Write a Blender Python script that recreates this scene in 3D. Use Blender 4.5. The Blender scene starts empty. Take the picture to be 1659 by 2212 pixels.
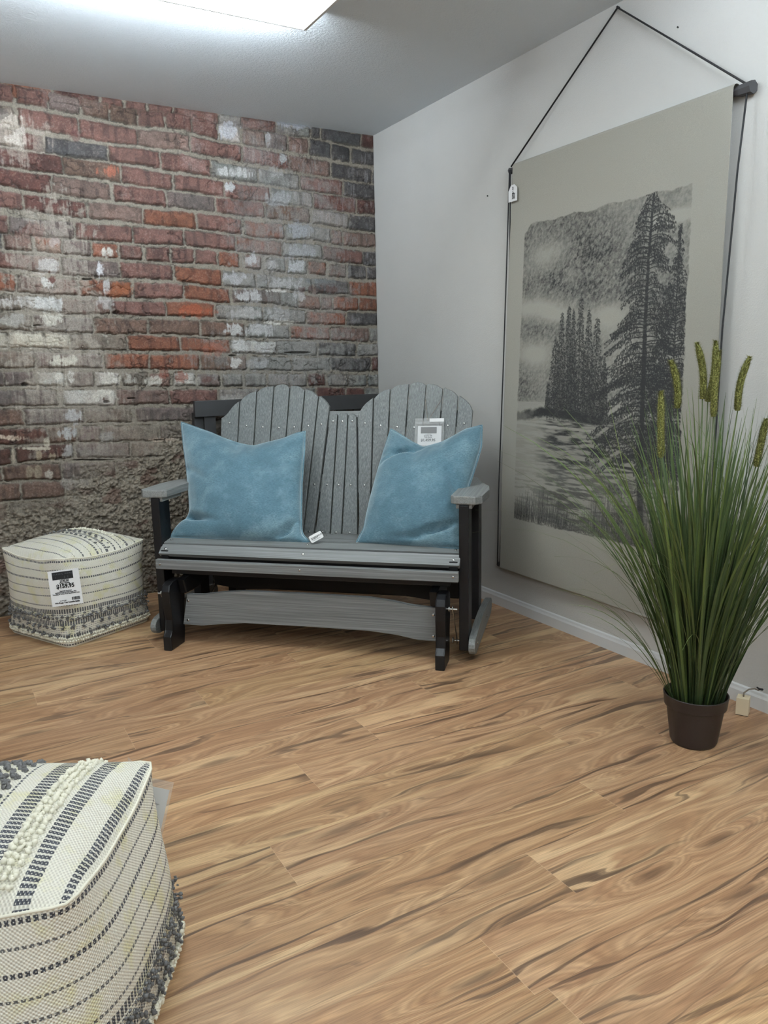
import bpy, bmesh, math, random
import numpy as np
from mathutils import Vector, Matrix
random.seed(7); RS = np.random.RandomState(11)
SC = bpy.context.scene
COL = SC.collection

# ------------------------------------------------------------------ camera model (photo frame 1659 x 2212)
F, YAW, PITCH, ROLL, CX, CY, CZ = 1693.956, .5152745, .1835427, -.0206165, -2.386324, -4.262743, 1.2
H = 2.518
def cam_axes():
    f = np.array([math.sin(YAW)*math.cos(PITCH), math.cos(YAW)*math.cos(PITCH), -math.sin(PITCH)])
    r = np.array([math.cos(YAW), -math.sin(YAW), 0.]); u = np.cross(r, f)
    return r*math.cos(ROLL)+u*math.sin(ROLL), -r*math.sin(ROLL)+u*math.cos(ROLL), f
R_, U_, F_ = cam_axes(); EYE = np.array([CX, CY, CZ])
def ray(x, y): return F_+R_*(x-829.5)/F-U_*(y-1106)/F
def un(x, y, axis, val):
    d = ray(x, y); return EYE+d*((val-EYE[axis])/d[axis])
def on_plane(x, y, p0, n):
    d = ray(x, y); n = np.array(n, float); return EYE+d*(((np.array(p0)-EYE)@n)/(d@n))
cd = bpy.data.cameras.new('camera'); cam = bpy.data.objects.new('camera', cd); COL.objects.link(cam)
cd.sensor_fit = 'HORIZONTAL'; cd.sensor_width = 36; cd.lens = F/1659*36; cd.clip_start = .05
cam.matrix_world = Matrix(((R_[0], U_[0], -F_[0], CX), (R_[1], U_[1], -F_[1], CY), (R_[2], U_[2], -F_[2], CZ), (0, 0, 0, 1)))
SC.camera = cam

# ------------------------------------------------------------------ helpers
def lin(c): 
    c = np.asarray(c, float)/255.; return np.where(c < .04045, c/12.92, ((c+.055)/1.055)**2.4)
def L4(*c): return (*[float(v) for v in lin(c)], 1.)
def mesh_obj(name, verts, faces, mat, parent=None, smooth=False, loc=None):
    me = bpy.data.meshes.new(name); me.from_pydata([tuple(map(float, v)) for v in verts], [], [tuple(f) for f in faces]); me.update()
    if smooth: me.polygons.foreach_set('use_smooth', [True]*len(me.polygons))
    me.materials.append(mat)
    o = bpy.data.objects.new(name, me); COL.objects.link(o)
    if parent: o.parent = parent
    if loc is not None: o.location = loc
    return o
def bm_obj(name, bm, mat, parent=None, smooth=False):
    me = bpy.data.meshes.new(name); bmesh.ops.recalc_face_normals(bm, faces=bm.faces); bm.to_mesh(me); bm.free()
    if smooth: me.polygons.foreach_set('use_smooth', [True]*len(me.polygons))
    me.materials.append(mat)
    o = bpy.data.objects.new(name, me); COL.objects.link(o)
    if parent: o.parent = parent
    return o
def tag(o, label=None, cat=None, group=None, kind=None):
    if label: o['label'] = label
    if cat: o['category'] = cat
    if group: o['group'] = group
    if kind: o['kind'] = kind
    return o
def empty(name, loc=(0, 0, 0), rz=0):
    o = bpy.data.objects.new(name, None); COL.objects.link(o); o.location = loc; o.rotation_euler = (0, 0, rz); o.empty_display_size = .1
    return o
def box(bm, x0, x1, y0, y1, z0, z1, bev=0, seg=2):
    r = bmesh.ops.create_cube(bm, size=1); vs = r['verts']
    bmesh.ops.scale(bm, vec=(x1-x0, y1-y0, z1-z0), verts=vs); bmesh.ops.translate(bm, vec=((x0+x1)/2, (y0+y1)/2, (z0+z1)/2), verts=vs)
    if bev:
        es = list({e for v in vs for e in v.link_edges}); bmesh.ops.bevel(bm, geom=es, offset=bev, segments=seg, affect='EDGES', profile=.6)
def prism(bm, pts, d0, d1, frame, bev=.003):
    """closed outline pts (a,b) extruded from d0 to d1; frame maps (a,b,d) to a point"""
    n = len(pts); A = [bm.verts.new(frame(a, b, d0)) for a, b in pts]; B = [bm.verts.new(frame(a, b, d1)) for a, b in pts]
    fs = [bm.faces.new(A), bm.faces.new(B[::-1])]
    for i in range(n): fs.append(bm.faces.new((A[i], B[i], B[(i+1) % n], A[(i+1) % n])))
    if bev:
        es = list({e for f in fs[:2] for e in f.edges}); bmesh.ops.bevel(bm, geom=es, offset=bev, segments=2, affect='EDGES', profile=.6)
def tube(bm, pts, rad, n=8, cap=True, closed=False):
    pts = [Vector(p) for p in pts]; rings = []; m = len(pts); prev = None
    rr = rad if hasattr(rad, '__len__') else [rad]*m
    for i, p in enumerate(pts):
        if closed: t = pts[(i+1) % m]-pts[i-1]
        else: t = pts[min(i+1, m-1)]-pts[max(i-1, 0)]
        t.normalize()
        if prev is None:
            a = Vector((0, 0, 1)) if abs(t.z) < .9 else Vector((1, 0, 0)); x = t.cross(a).normalized()
        else: x = (prev-t*prev.dot(t)).normalized()
        prev = x; y = t.cross(x)
        rings.append([bm.verts.new(p+(x*math.cos(2*math.pi*k/n)+y*math.sin(2*math.pi*k/n))*rr[i]) for k in range(n)])
    for i in range(m if closed else m-1):
        A, B = rings[i], rings[(i+1) % m]
        for k in range(n): bm.faces.new((A[k], A[(k+1) % n], B[(k+1) % n], B[k]))
    if cap and not closed: bm.faces.new(rings[0][::-1]); bm.faces.new(rings[-1])
def grid_obj(name, P, mat, parent=None, col=None, uv=None, smooth=True):
    """P (ny,nx,3) -> grid mesh, fast"""
    ny, nx = P.shape[:2]; me = bpy.data.meshes.new(name); me.vertices.add(ny*nx); me.vertices.foreach_set('co', P.reshape(-1).astype(np.float32))
    i = np.arange(ny*nx).reshape(ny, nx); q = np.stack([i[:-1, :-1], i[:-1, 1:], i[1:, 1:], i[1:, :-1]], -1).reshape(-1, 4)
    m = len(q); me.loops.add(4*m); me.polygons.add(m)
    me.loops.foreach_set('vertex_index', q.reshape(-1).astype(np.int32)); me.polygons.foreach_set('loop_start', np.arange(0, 4*m, 4, dtype=np.int32))
    me.polygons.foreach_set('loop_total', np.full(m, 4, dtype=np.int32))
    me.polygons.foreach_set('use_smooth', np.full(m, smooth))
    me.update(calc_edges=True)
    if col is not None:
        a = me.attributes.new('col', 'FLOAT_COLOR', 'POINT'); c = np.ones((ny*nx, 4), np.float32); c[:, :3] = col.reshape(-1, 3); a.data.foreach_set('color', c.reshape(-1))
    if uv is not None:
        l = me.uv_layers.new(name='UVMap'); l.data.foreach_set('uv', uv.reshape(-1, 2)[q.reshape(-1)].astype(np.float32).reshape(-1))
    me.validate(); me.materials.append(mat)
    o = bpy.data.objects.new(name, me); COL.objects.link(o)
    if parent: o.parent = parent
    return o
_perm = RS.rand(512, 512)
def vnoise(x, y, seed=0):
    x = x+seed*37.17; y = y+seed*91.7
    xi = np.floor(x).astype(int); yi = np.floor(y).astype(int); fx = x-xi; fy = y-yi; fx = fx*fx*(3-2*fx); fy = fy*fy*(3-2*fy)
    g = lambda a, b: _perm[a % 512, b % 512]
    return (g(xi, yi)*(1-fx)+g(xi+1, yi)*fx)*(1-fy)+(g(xi, yi+1)*(1-fx)+g(xi+1, yi+1)*fx)*fy
def fbm(x, y, o=4, seed=0):
    s = 0; a = .5; t = 0
    for k in range(o): s = s+a*vnoise(x*2**k, y*2**k, seed+k*3); t += a; a *= .55
    return s/t
def sstep(a, b, x): t = np.clip((x-a)/(b-a), 0, 1); return t*t*(3-2*t)

# ------------------------------------------------------------------ node materials
class NT:
    def __init__(s, name, rough=.6, **kw):
        s.m = bpy.data.materials.new(name); s.m.use_nodes = True; s.t = s.m.node_tree; s.b = s.t.nodes['Principled BSDF']
        s.b.inputs['Roughness'].default_value = rough
        for k, v in kw.items(): s.b.inputs[k.replace('_', ' ')].default_value = v
    def n(s, typ, **kw):
        nd = s.t.nodes.new('ShaderNode'+typ)
        for k, v in kw.items():
            if hasattr(nd, k): setattr(nd, k, v)
        return nd
    def link(s, a, b): s.t.links.new(a, b)
    def val(s, x, sock):
        if hasattr(x, 'is_output'): s.link(x, sock)
        else: sock.default_value = x
    def math(s, op, a, b=0., c=0., clamp=False):
        nd = s.n('Math', operation=op); nd.use_clamp = clamp; s.val(a, nd.inputs[0]); s.val(b, nd.inputs[1]); s.val(c, nd.inputs[2]); return nd.outputs[0]
    def coord(s, which='Object'): return s.n('TexCoord').outputs[which]
    def sep(s, v): nd = s.n('SeparateXYZ'); s.link(v, nd.inputs[0]); return nd.outputs
    def comb(s, x, y, z=0.): nd = s.n('CombineXYZ'); s.val(x, nd.inputs[0]); s.val(y, nd.inputs[1]); s.val(z, nd.inputs[2]); return nd.outputs[0]
    def scale(s, v, sc): nd = s.n('Mapping'); s.link(v, nd.inputs[0]); nd.inputs['Scale'].default_value = sc; return nd.outputs[0]
    def noise(s, v, scale=5., detail=4., rough=.55, dist=0., dim='3D'):
        nd = s.n('TexNoise', noise_dimensions=dim); s.link(v, nd.inputs['Vector']); nd.inputs['Scale'].default_value = scale; nd.inputs['Detail'].default_value = detail
        nd.inputs['Roughness'].default_value = rough; nd.inputs['Distortion'].default_value = dist; return nd.outputs['Fac']
    def ramp(s, f, stops, interp='LINEAR'):
        nd = s.n('ValToRGB'); cr = nd.color_ramp; cr.interpolation = interp
        while len(cr.elements) < len(stops): cr.elements.new(.5)
        for e, (p, c) in zip(cr.elements, stops): e.position = p; e.color = c if hasattr(c, '__len__') else (c, c, c, 1)
        s.link(f, nd.inputs[0]); return nd.outputs[0]
    def mix(s, f, a, b, mode='MIX'):
        nd = s.n('Mix', data_type='RGBA', blend_type=mode); s.val(f, nd.inputs[0]); s.val(a, nd.inputs[6]); s.val(b, nd.inputs[7]); return nd.outputs[2]
    def bump(s, h, strength=.3, dist=.01):
        nd = s.n('Bump'); nd.inputs['Strength'].default_value = strength; nd.inputs['Distance'].default_value = dist; s.link(h, nd.inputs['Height']); s.link(nd.outputs[0], s.b.inputs['Normal'])
    def color(s, c): s.val(c, s.b.inputs['Base Color'])
def plain(name, c, rough=.6, **kw):
    t = NT(name, rough, **kw)
    # slight procedural variation so nothing is dead flat
    n = t.noise(t.coord(), 40, 3); t.color(t.mix(t.math('MULTIPLY', n, .25), L4(*c), (*[v*.72 for v in L4(*c)[:3]], 1))); return t.m

t = NT('painted_wall', .75); v = t.coord(); n1 = t.noise(v, 190, 3, .6); n2 = t.noise(v, 60, 3)
t.color(t.mix(t.noise(v, 3, 3), L4(203, 203, 200), L4(194, 195, 193))); t.bump(t.math('ADD', n1, t.math('MULTIPLY', n2, .6)), .38, .004); M_wall = t.m
t = NT('ceiling_paint', .8); v = t.coord(); n1 = t.noise(v, 90, 4, .6, .6)
t.color(t.mix(t.noise(v, 2, 2), L4(222, 231, 238), L4(216, 226, 234))); t.bump(t.ramp(n1, [(.4, 0.), (.62, 1.)]), .35, .005); M_ceil = t.m
t = NT('baseboard_paint', .35); t.color(L4(214, 216, 217)); M_base = t.m
t = NT('old_brick', .88); a = t.n('Attribute', attribute_name='col'); v = t.coord(); n = t.noise(v, 170, 5, .7); n2 = t.noise(v, 45, 5, .65)
t.color(t.mix(1., a.outputs['Color'], t.ramp(n, [(.3, .42), (.7, .84)]), 'MULTIPLY')); t.bump(t.math('ADD', t.math('MULTIPLY', n, .35), n2), .42, .006); M_brick = t.m

# wooden laminate floor
def wood_floor():
    t = NT('laminate_floor', .34); t.b.inputs['Specular IOR Level'].default_value = .42
    uv = t.n('UVMap', uv_map='grain').outputs[0]; s = t.sep(uv); u, v = s[0], s[1]
    warp = t.noise(t.comb(t.math('MULTIPLY', u, 1.1), t.math('MULTIPLY', v, 7)), 1, 3, .5, 0, '2D')
    vor = t.n('TexVoronoi', voronoi_dimensions='2D', feature='F1'); vor.inputs['Scale'].default_value = 1; vor.inputs['Randomness'].default_value = .9
    vv = t.comb(t.math('ADD', t.math('MULTIPLY', u, 1.25), t.math('MULTIPLY', warp, .3)), t.math('ADD', t.math('MULTIPLY', v, 6.0), t.math('MULTIPLY', warp, .4))); t.link(vv, vor.inputs['Vector'])
    d = vor.outputs['Distance']; kn = t.math('POWER', 2.718, t.math('MULTIPLY', t.math('MULTIPLY', d, d), -16.))
    med = t.noise(t.comb(t.math('MULTIPLY', u, 4), t.math('MULTIPLY', v, 30)), 1, 3, .5, .3, '2D')
    Ff = t.math('ADD', t.math('ADD', t.math('MULTIPLY', v, 60), t.math('MULTIPLY', warp, 12)), t.math('ADD', t.math('MULTIPLY', kn, 10), t.math('MULTIPLY', med, 1.3)))
    ring = t.math('MULTIPLY_ADD', t.math('SINE', t.math('MULTIPLY', Ff, 6.283)), .5, .5)
    ring2 = t.math('MULTIPLY_ADD', t.math('SINE', t.math('MULTIPLY', Ff, 1.7)), .5, .5)
    fine = t.noise(t.comb(t.math('MULTIPLY', u, 9), t.math('MULTIPLY', v, 330)), 1, 4, .6, .2, '2D')
    streak = t.noise(t.comb(t.math('MULTIPLY', u, 1.15), t.math('ADD', t.math('MULTIPLY', v, 40), t.math('MULTIPLY', warp, 7))), 1, 3, .5, 0, '2D')
    sap = t.noise(t.comb(t.math('MULTIPLY', u, .7), t.math('ADD', t.math('MULTIPLY', v, 15), t.math('MULTIPLY', warp, 4)), 4.), 1, 2, .5, 0, '3D')
    c = t.ramp(ring2, [(0, L4(164, 127, 95)), (.5, L4(178, 142, 107)), (1, L4(188, 153, 118))])
    c = t.mix(t.math('MULTIPLY', ring, .40), c, L4(132, 98, 72))
    c = t.mix(t.ramp(sap, [(.55, 0.), (.65, .7)]), c, L4(212, 180, 140))
    c = t.mix(t.ramp(streak, [(.60, 0.), (.67, .68), (.75, .9)]), c, L4(84, 64, 50))
    core = t.ramp(d, [(.03, 1.), (.11, 0.)]); c = t.mix(t.math('MULTIPLY', core, .65), c, L4(88, 66, 50))
    c = t.mix(.75, c, t.mix(1., c, t.ramp(fine, [(.3, .70), (.7, 1.25)]), 'MULTIPLY'))
    a = t.n('Attribute', attribute_name='tint'); c = t.mix(1., c, a.outputs['Color'], 'MULTIPLY')
    uv2 = t.n('UVMap', uv_map='edge').outputs[0]; s2 = t.sep(uv2)
    ej = t.math('LESS_THAN', s2[0], .0011); el = t.math('LESS_THAN', s2[1], .0007)
    c = t.mix(t.math('MULTIPLY', ej, .55), c, L4(212, 182, 150)); c = t.mix(t.math('MULTIPLY', el, .5), c, L4(95, 72, 54))
    t.color(c); t.link(t.ramp(fine, [(.2, .30), (.8, .44)]), t.b.inputs['Roughness']); t.bump(t.math('ADD', fine, t.math('MULTIPLY', ring, .4)), .12, .002); return t.m
M_floor = wood_floor()

def poly_lumber(name, axis, base, dark, light):
    t = NT(name, .5); v = t.coord(); sc = {'v': (230, 230, 2.2), 'h': (2.2, 230, 230), 'd': (230, 2.2, 230)}[axis]
    n = t.noise(t.scale(v, sc), 1, 4, .6); n2 = t.noise(t.scale(v, tuple(k*.25 for k in sc)), 1, 3, .5)
    c = t.ramp(n, [(.25, L4(*dark)), (.5, L4(*base)), (.75, L4(*light))]); c = t.mix(t.math('MULTIPLY', n2, .3), c, L4(*light)); t.color(c); t.bump(n, .3, .002); return t.m
M_gv = poly_lumber('grey_poly_lumber_upright', 'v', (93, 98, 97), (60, 66, 67), (130, 134, 133))
M_gh = poly_lumber('grey_poly_lumber_level', 'h', (104, 107, 107), (72, 75, 76), (142, 145, 145))
M_gd = poly_lumber('grey_poly_lumber_arm', 'd', (118, 121, 120), (92, 95, 95), (142, 145, 144))
M_blk = plain('black_poly_lumber', (11, 12, 15), .42, Specular_IOR_Level=.35)
M_steel = plain('steel', (190, 190, 188), .25, Metallic=1.)
M_dwood = plain('black_stained_wood', (40, 41, 42), .5)
M_white = plain('white_paper', (228, 230, 232), .5)
M_ink = plain('black_ink', (14, 15, 18), .5)
M_inkg = plain('grey_ink', (92, 98, 104), .5)
M_cord = plain('dark_cord', (30, 30, 33), .8)
M_rod = plain('dark_branch_wood', (62, 62, 64), .7)
M_pot = plain('brown_black_plastic', (38, 30, 28), .42)
M_soil = plain('moss', (35, 40, 24), .9)
M_blockw = plain('pale_wood', (232, 218, 188), .6)
M_jute = plain('grey_jute', (128, 118, 106), .9)
t = NT('clear_plastic', .12); t.b.inputs['Alpha'].default_value = .16; t.b.inputs['Specular IOR Level'].default_value = 1; t.color((.8, .82, .83, 1)); M_clear = t.m

# ------------------------------------------------------------------ room shell
def build_floor():
    V = []; FC = []; G = []; E = []; T = []
    jx = {6: -2.172, 8: -1.635, 9: -1.938, 10: -.892, 11: -1.236, 12: -1.534, 13: -.738, 14: -1.761, 15: -.874, 16: -1.224, 17: -1.5}
    Lp = 1.32; rnd = random.Random(3)
    for i in range(-1, 40):
        y1 = -.01-.18*i; y0 = y1-.18
        x = jx.get(i, -rnd.uniform(0, Lp)); x -= Lp*math.ceil((x+.0)/Lp) if x > 0 else 0
        while x < .0: x += Lp
        while x > -5.4:
            xa, xb = x-Lp, min(x, .02)
            if xb > xa:
                k = len(V); V += [(xa, y0, 0), (xb, y0, 0), (xb, y1, 0), (xa, y1, 0)]; FC.append((k, k+1, k+2, k+3))
                ou = rnd.uniform(0, 60); ov = rnd.uniform(0, 60); w = xb-xa
                G += [(ou, ov), (ou+w, ov), (ou+w, ov+.18), (ou, ov+.18)]; E += [(0, 0), (w, 0), (w, .18), (0, .18)]
                b = rnd.uniform(.88, 1.10); T.append((b*rnd.uniform(.98, 1.03), b, b*rnd.uniform(.95, 1.03), 1))
            x -= Lp
    me = bpy.data.meshes.new('floor'); me.from_pydata(V, [], FC); me.materials.append(M_floor)
    for nm, dat in (('grain', G), ('edge', E)):
        l = me.uv_layers.new(name=nm); l.data.foreach_set('uv', np.array(dat, np.float32).reshape(-1))
    a = me.attributes.new('tint', 'FLOAT_COLOR', 'FACE'); a.data.foreach_set('color', np.array(T, np.float32).reshape(-1))
    o = bpy.data.objects.new('floor', me); COL.objects.link(o); o['kind'] = 'structure'
build_floor()
def struct(o): o['kind'] = 'structure'; return o
bm = bmesh.new(); box(bm, -5.4, .1, -7.2, .1, H, H+.08); struct(bm_obj('ceiling', bm, M_ceil))
bm = bmesh.new(); box(bm, 0, .1, -7.2, .1, 0, H); struct(bm_obj('wall_right', bm, M_wall))
bm = bmesh.new(); prism(bm, [(0, 0), (-.013, 0), (-.013, .044), (-.009, .052), (-.007, .060), (0, .064)], -7.2, 0, lambda a, b, d: (a, d, b), 0); struct(bm_obj('baseboard_right', bm, M_base))

# brick wall transcribed row by row: 0.25 px tiles A..F
TL = {'A': (0, 180), 'B': (400, 180), 'C': (0, 480), 'D': (400, 480), 'E': (0, 780), 'F': (400, 760)}; TS = 4.0463
def tp(k, x, y): return TL[k][0]+x/TS, TL[k][1]+y/TS
def rowx(s):
    return s
RED, ORG, BRN, PUR, DRK, GRY, WHT, PNK, DRD, CRM, GBR, TRD = (111, 79, 71), (124, 77, 57), (102, 80, 68), (106, 93, 88), (76, 73, 73), (130, 128, 123), (186, 184, 178), (117, 95, 86), (88, 55, 48), (192, 186, 170), (118, 108, 97), (84, 54, 44)
ROWS = [
 ([('B',-200,240),('B',0,262),('B',640,350),('B',940,400),('B',1340,470),('B',1590,510)], [('B',-330,-120,RED),('B',-100,270,RED),('B',280,490,GRY),('B',490,780,RED),('B',790,1075,GRY),('B',1090,1160,DRK),('B',1180,1525,DRK),('B',1535,1680,DRD)], 13.5),
 ([('A',0,85),('A',300,130),('A',560,190),('A',830,235),('A',1080,290),('A',1310,322),('B',-50,340),('B',160,388),('B',380,440),('B',600,480),('B',800,505),('B',980,545),('B',1170,578),('B',1350,615),('B',1550,652)],
  [('A',-150,100,RED),('A',140,410,RED),('A',430,685,PUR),('A',715,945,BRN),('A',960,1190,BRN),('A',1200,1430,RED),('A',1450,1665,RED),('B',60,265,RED),('B',290,470,WHT),('B',495,690,BRN),('B',700,885,PUR),('B',900,1060,PNK),('B',1080,1265,DRK),('B',1275,1430,DRK),('B',1455,1680,DRK)], 15.5),
 ([('A',0,280),('A',400,345),('A',950,445),('A',1420,505),('B',0,530),('B',270,583),('B',700,652),('B',1080,727),('B',1445,792),('B',1640,830)],
  [('A',-300,110,GBR),('A',155,675,RED),('A',700,1195,RED),('A',1200,1650,PNK),('B',50,480,RED),('B',500,895,RED),('B',905,1255,PNK),('B',1275,1615,DRK),('B',1630,1700,DRK)], 15.5),
 ([('A',0,465),('A',290,530),('A',660,585),('A',1170,650),('B',0,705),('B',420,785),('B',810,840),('B',1180,893),('B',1510,950)],
  [('A',-250,190,GBR),('A',200,380,DRD),('A',395,925,DRK),('A',945,1390,RED),('A',1410,1828,RED),('B',225,620,GRY),('B',635,990,GRY),('B',1010,1360,RED),('B',1380,1700,DRK)], 15.5),
 ([('A',0,640),('A',250,690),('A',800,762),('A',1280,838),('B',140,900),('B',540,965),('B',930,1005),('B',1300,1055),('B',1600,1088)],
  [('A',-50,535,DRD),('A',550,1040,BRN),('A',1060,1500,RED),('A',1525,1955,RED),('B',350,735,RED),('B',755,1100,GRY),('B',1120,1480,DRD),('B',1490,1700,DRD)], 15.5),
 ([('A',0,815),('A',220,862),('A',700,925),('A',1210,985),('B',80,1050),('B',470,1092),('B',880,1140),('B',1260,1190),('B',1600,1235)],
  [('A',-50,435,DRD),('A',455,955,PNK),('A',990,1440,RED),('A',1460,1872,PUR),('B',270,675,RED),('B',695,1075,BRN),('B',1105,1420,GRY),('B',1430,1700,DRK)], 15.5),
 ([('A',0,1015),('A',480,1085),('A',1000,1133),('A',1450,1190),('B',295,1235),('D',690,72),('D',1050,95),('D',1310,138),('D',1600,160)],
  [('A',-50,195,RED),('A',220,745,DRD),('A',765,1240,PNK),('A',1255,1700,ORG),('B',100,490,RED),('B',525,850,ORG),('D',860,1260,GRY),('D',1270,1360,PNK),('D',1375,1700,PNK)], 15),
 ([('C',0,20),('C',350,55),('C',900,92),('C',1380,125),('D',200,165),('D',640,212),('D',1010,250),('D',1370,292),('D',1600,320)],
  [('C',-150,70,RED),('C',85,640,PUR),('C',660,1145,RED),('C',1160,1600,RED),('C',1612,2045,RED),('D',440,830,ORG),('D',845,1190,GRY),('D',1200,1540,RED),('D',1548,1700,DRK)], 15),
 ([('C',0,165),('C',430,205),('C',910,250),('C',1380,288),('D',175,312),('D',580,350),('D',975,390),('D',1320,425),('D',1600,445)],
  [('C',-150,20,DRK),('C',40,270,PNK),('C',310,540,ORG),('C',555,795,PUR),('C',815,1020,ORG),('C',1040,1245,RED),('C',1280,1475,RED),('C',1495,1680,RED),('D',80,270,RED),('D',290,460,ORG),('D',510,655,PNK),('D',720,860,GRY),('D',885,1060,GRY),('D',1075,1225,ORG),('D',1250,1395,PNK),('D',1415,1570,DRK),('D',1580,1700,DRK)], 14.5),
 ([('C',0,335),('C',250,362),('C',790,412),('C',1280,435),('D',150,480),('D',470,500),('D',910,540),('D',1270,572),('D',1600,588)],
  [('C',-150,520,RED),('C',545,1035,PUR),('C',1050,1505,RED),('C',1530,1925,ORG),('D',325,610,GRY),('D',620,715,GRY),('D',725,1100,GRY),('D',1130,1415,DRK),('D',1430,1700,ORG)], 15),
 ([('C',0,525),('C',420,560),('C',920,578),('C',1380,600),('D',200,633),('D',610,652),('D',1075,695),('D',1390,715),('D',1600,720)],
  [('C',-150,130,ORG),('C',155,680,PNK),('C',695,1145,ORG),('C',1170,1590,RED),('C',1605,2000,ORG),('D',410,815,PUR),('D',825,975,GRY),('D',982,1165,ORG),('D',1180,1270,PNK),('D',1285,1500,ORG),('D',1510,1700,ORG)], 14.5),
 ([('C',0,705),('C',350,715),('C',720,738),('C',1200,752),('D',100,772),('D',510,795),('D',860,818),('D',1220,840),('D',1600,850)],
  [('C',-150,200,GBR),('C',220,480,WHT),('C',495,960,PNK),('C',975,1430,RED),('C',1445,1865,ORG),('D',270,665,GRY),('D',680,1035,GRY),('D',1050,1390,ORG),('D',1405,1700,DRK)], 14.5),
 ([('C',0,865),('C',540,890),('C',1050,915),('C',1500,918),('D',320,935),('D',720,950),('D',1080,972),('D',1430,985),('D',1650,985)],
  [('C',-150,255,GBR),('C',280,800,PUR),('C',815,1275,BRN),('C',1295,1732,BRN),('D',130,510,BRN),('D',540,900,GRY),('D',915,1250,ORG),('D',1265,1595,PNK),('D',1605,1700,GRY)], 14.5),
 ([('C',0,1030),('C',330,1035),('C',860,1045),('C',1340,1060),('D',200,1080),('D',590,1090),('D',970,1105),('D',1310,1115),('D',1600,1115)],
  [('C',-250,55,CRM),('C',65,600,CRM),('C',610,1100,GBR),('C',1115,1560,ORG),('C',1575,2000,ORG),('D',400,785,WHT),('D',790,1140,GRY),('D',1155,1480,DRK),('D',1500,1700,GRY)], 14.5),
 ([('C',0,1200),('C',600,1208),('C',1110,1212),('D',-60,1220),('D',330,1228),('D',740,1232),('D',1100,1243),('D',1600,1243)],
  [('C',-150,305,GBR),('C',315,900,PUR),('C',925,1285,ORG),('C',1300,1730,ORG),('D',130,530,BRN),('D',565,920,GRY),('D',935,1265,GRY),('D',1270,1610,DRK),('D',1620,1700,DRD)], 14.5),
 ([('E',0,157),('E',1600,160),('F',195,250),('F',605,250),('F',1600,248)],
  [('E',-150,35,PUR),('E',45,305,PUR),('E',320,550,WHT),('E',590,825,PUR),('E',840,1045,WHT),('E',1075,1290,GBR),('E',1305,1480,PNK),('E',1515,1700,WHT),('F',105,290,PUR),('F',315,490,GRY),('F',520,695,GRY),('F',715,895,GRY),('F',905,1055,GRY),('F',1070,1220,DRD),('F',1245,1410,GRY),('F',1420,1575,GRY),('F',1590,1700,GRY)], 14),
 ([('E',0,330),('E',770,318),('E',1600,318),('F',1200,370),('F',1600,372)],
  [('E',-150,490,PUR),('E',545,1010,WHT),('E',1025,1470,PNK),('E',1480,1890,RED),('F',290,640,GRY),('F',660,1130,GRY),('F',1145,1390,DRD),('F',1400,1555,DRD),('F',1560,1700,GRY)], 15),
 ([('E',0,490),('E',930,478),('E',1620,468)], [('E',-150,205,BRN),('E',220,730,PUR),('E',740,1150,GBR),('E',1190,1700,PUR),('E',1720,2200,BRN),('E',2220,2700,PUR),('E',2720,3200,BRN)], 14.5),
 ([('E',0,652),('E',800,640),('E',1620,625)], [('E',-150,405,TRD),('E',415,665,BRN),('E',675,885,PUR),('E',905,1380,GBR),('E',1400,1620,PUR),('E',1640,2100,GBR),('E',2120,2600,PUR),('E',2620,3200,BRN)], 15.5),
 ([('E',0,832),('E',380,796),('E',900,782),('E',1620,768)], [('E',-150,95,TRD),('E',138,640,TRD),('E',670,1140,PUR),('E',1155,1620,GBR),('E',1640,2200,GBR),('E',2220,2700,GBR),('E',2720,3200,GBR)], 15.5),
 ([('E',0,985),('E',520,968),('E',1000,945),('E',1600,925)], [('E',-150,10,BRN),('E',22,530,BRN),('E',545,1000,PUR),('E',1015,1290,PUR),('E',1310,1900,GBR),('E',1920,3200,GBR)], 15.5),
 ([('E',0,1150),('E',600,1110),('E',1600,1080)], [('E',-150,180,BRN),('E',195,560,BRN),('E',575,1100,GBR),('E',1120,1700,GBR),('E',1720,3200,GBR)], 15.5),
 ([('E',0,1310),('E',600,1290),('E',1600,1260)], [('E',-150,60,BRN),('E',80,560,GBR),('E',575,1100,GBR),('E',1120,1700,GBR)], 15.5),
 ([('E',0,1480),('E',600,1460),('E',1600,1430)], [('E',-150,300,GBR),('E',320,800,GBR),('E',820,1300,GBR),('E',1320,1800,GBR)], 15.5),
 ([('E',0,1650),('E',600,1630),('E',1600,1600)], [('E',-150,160,GBR),('E',180,700,GBR),('E',720,1300,GBR),('E',1320,1800,GBR)], 15.5),
 ([('E',0,1820),('E',600,1800),('E',1600,1770)], [('E',-150,70,ORG),('E',90,500,TRD),('E',520,1000,GBR),('E',1020,1600,GBR)], 15.5),
 ([('E',0,1985),('E',600,1965),('E',1600,1930)], [('E',-150,60,ORG),('E',80,600,GBR),('E',620,1100,GBR),('E',1120,1700,GBR)], 15.5),
]
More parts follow.
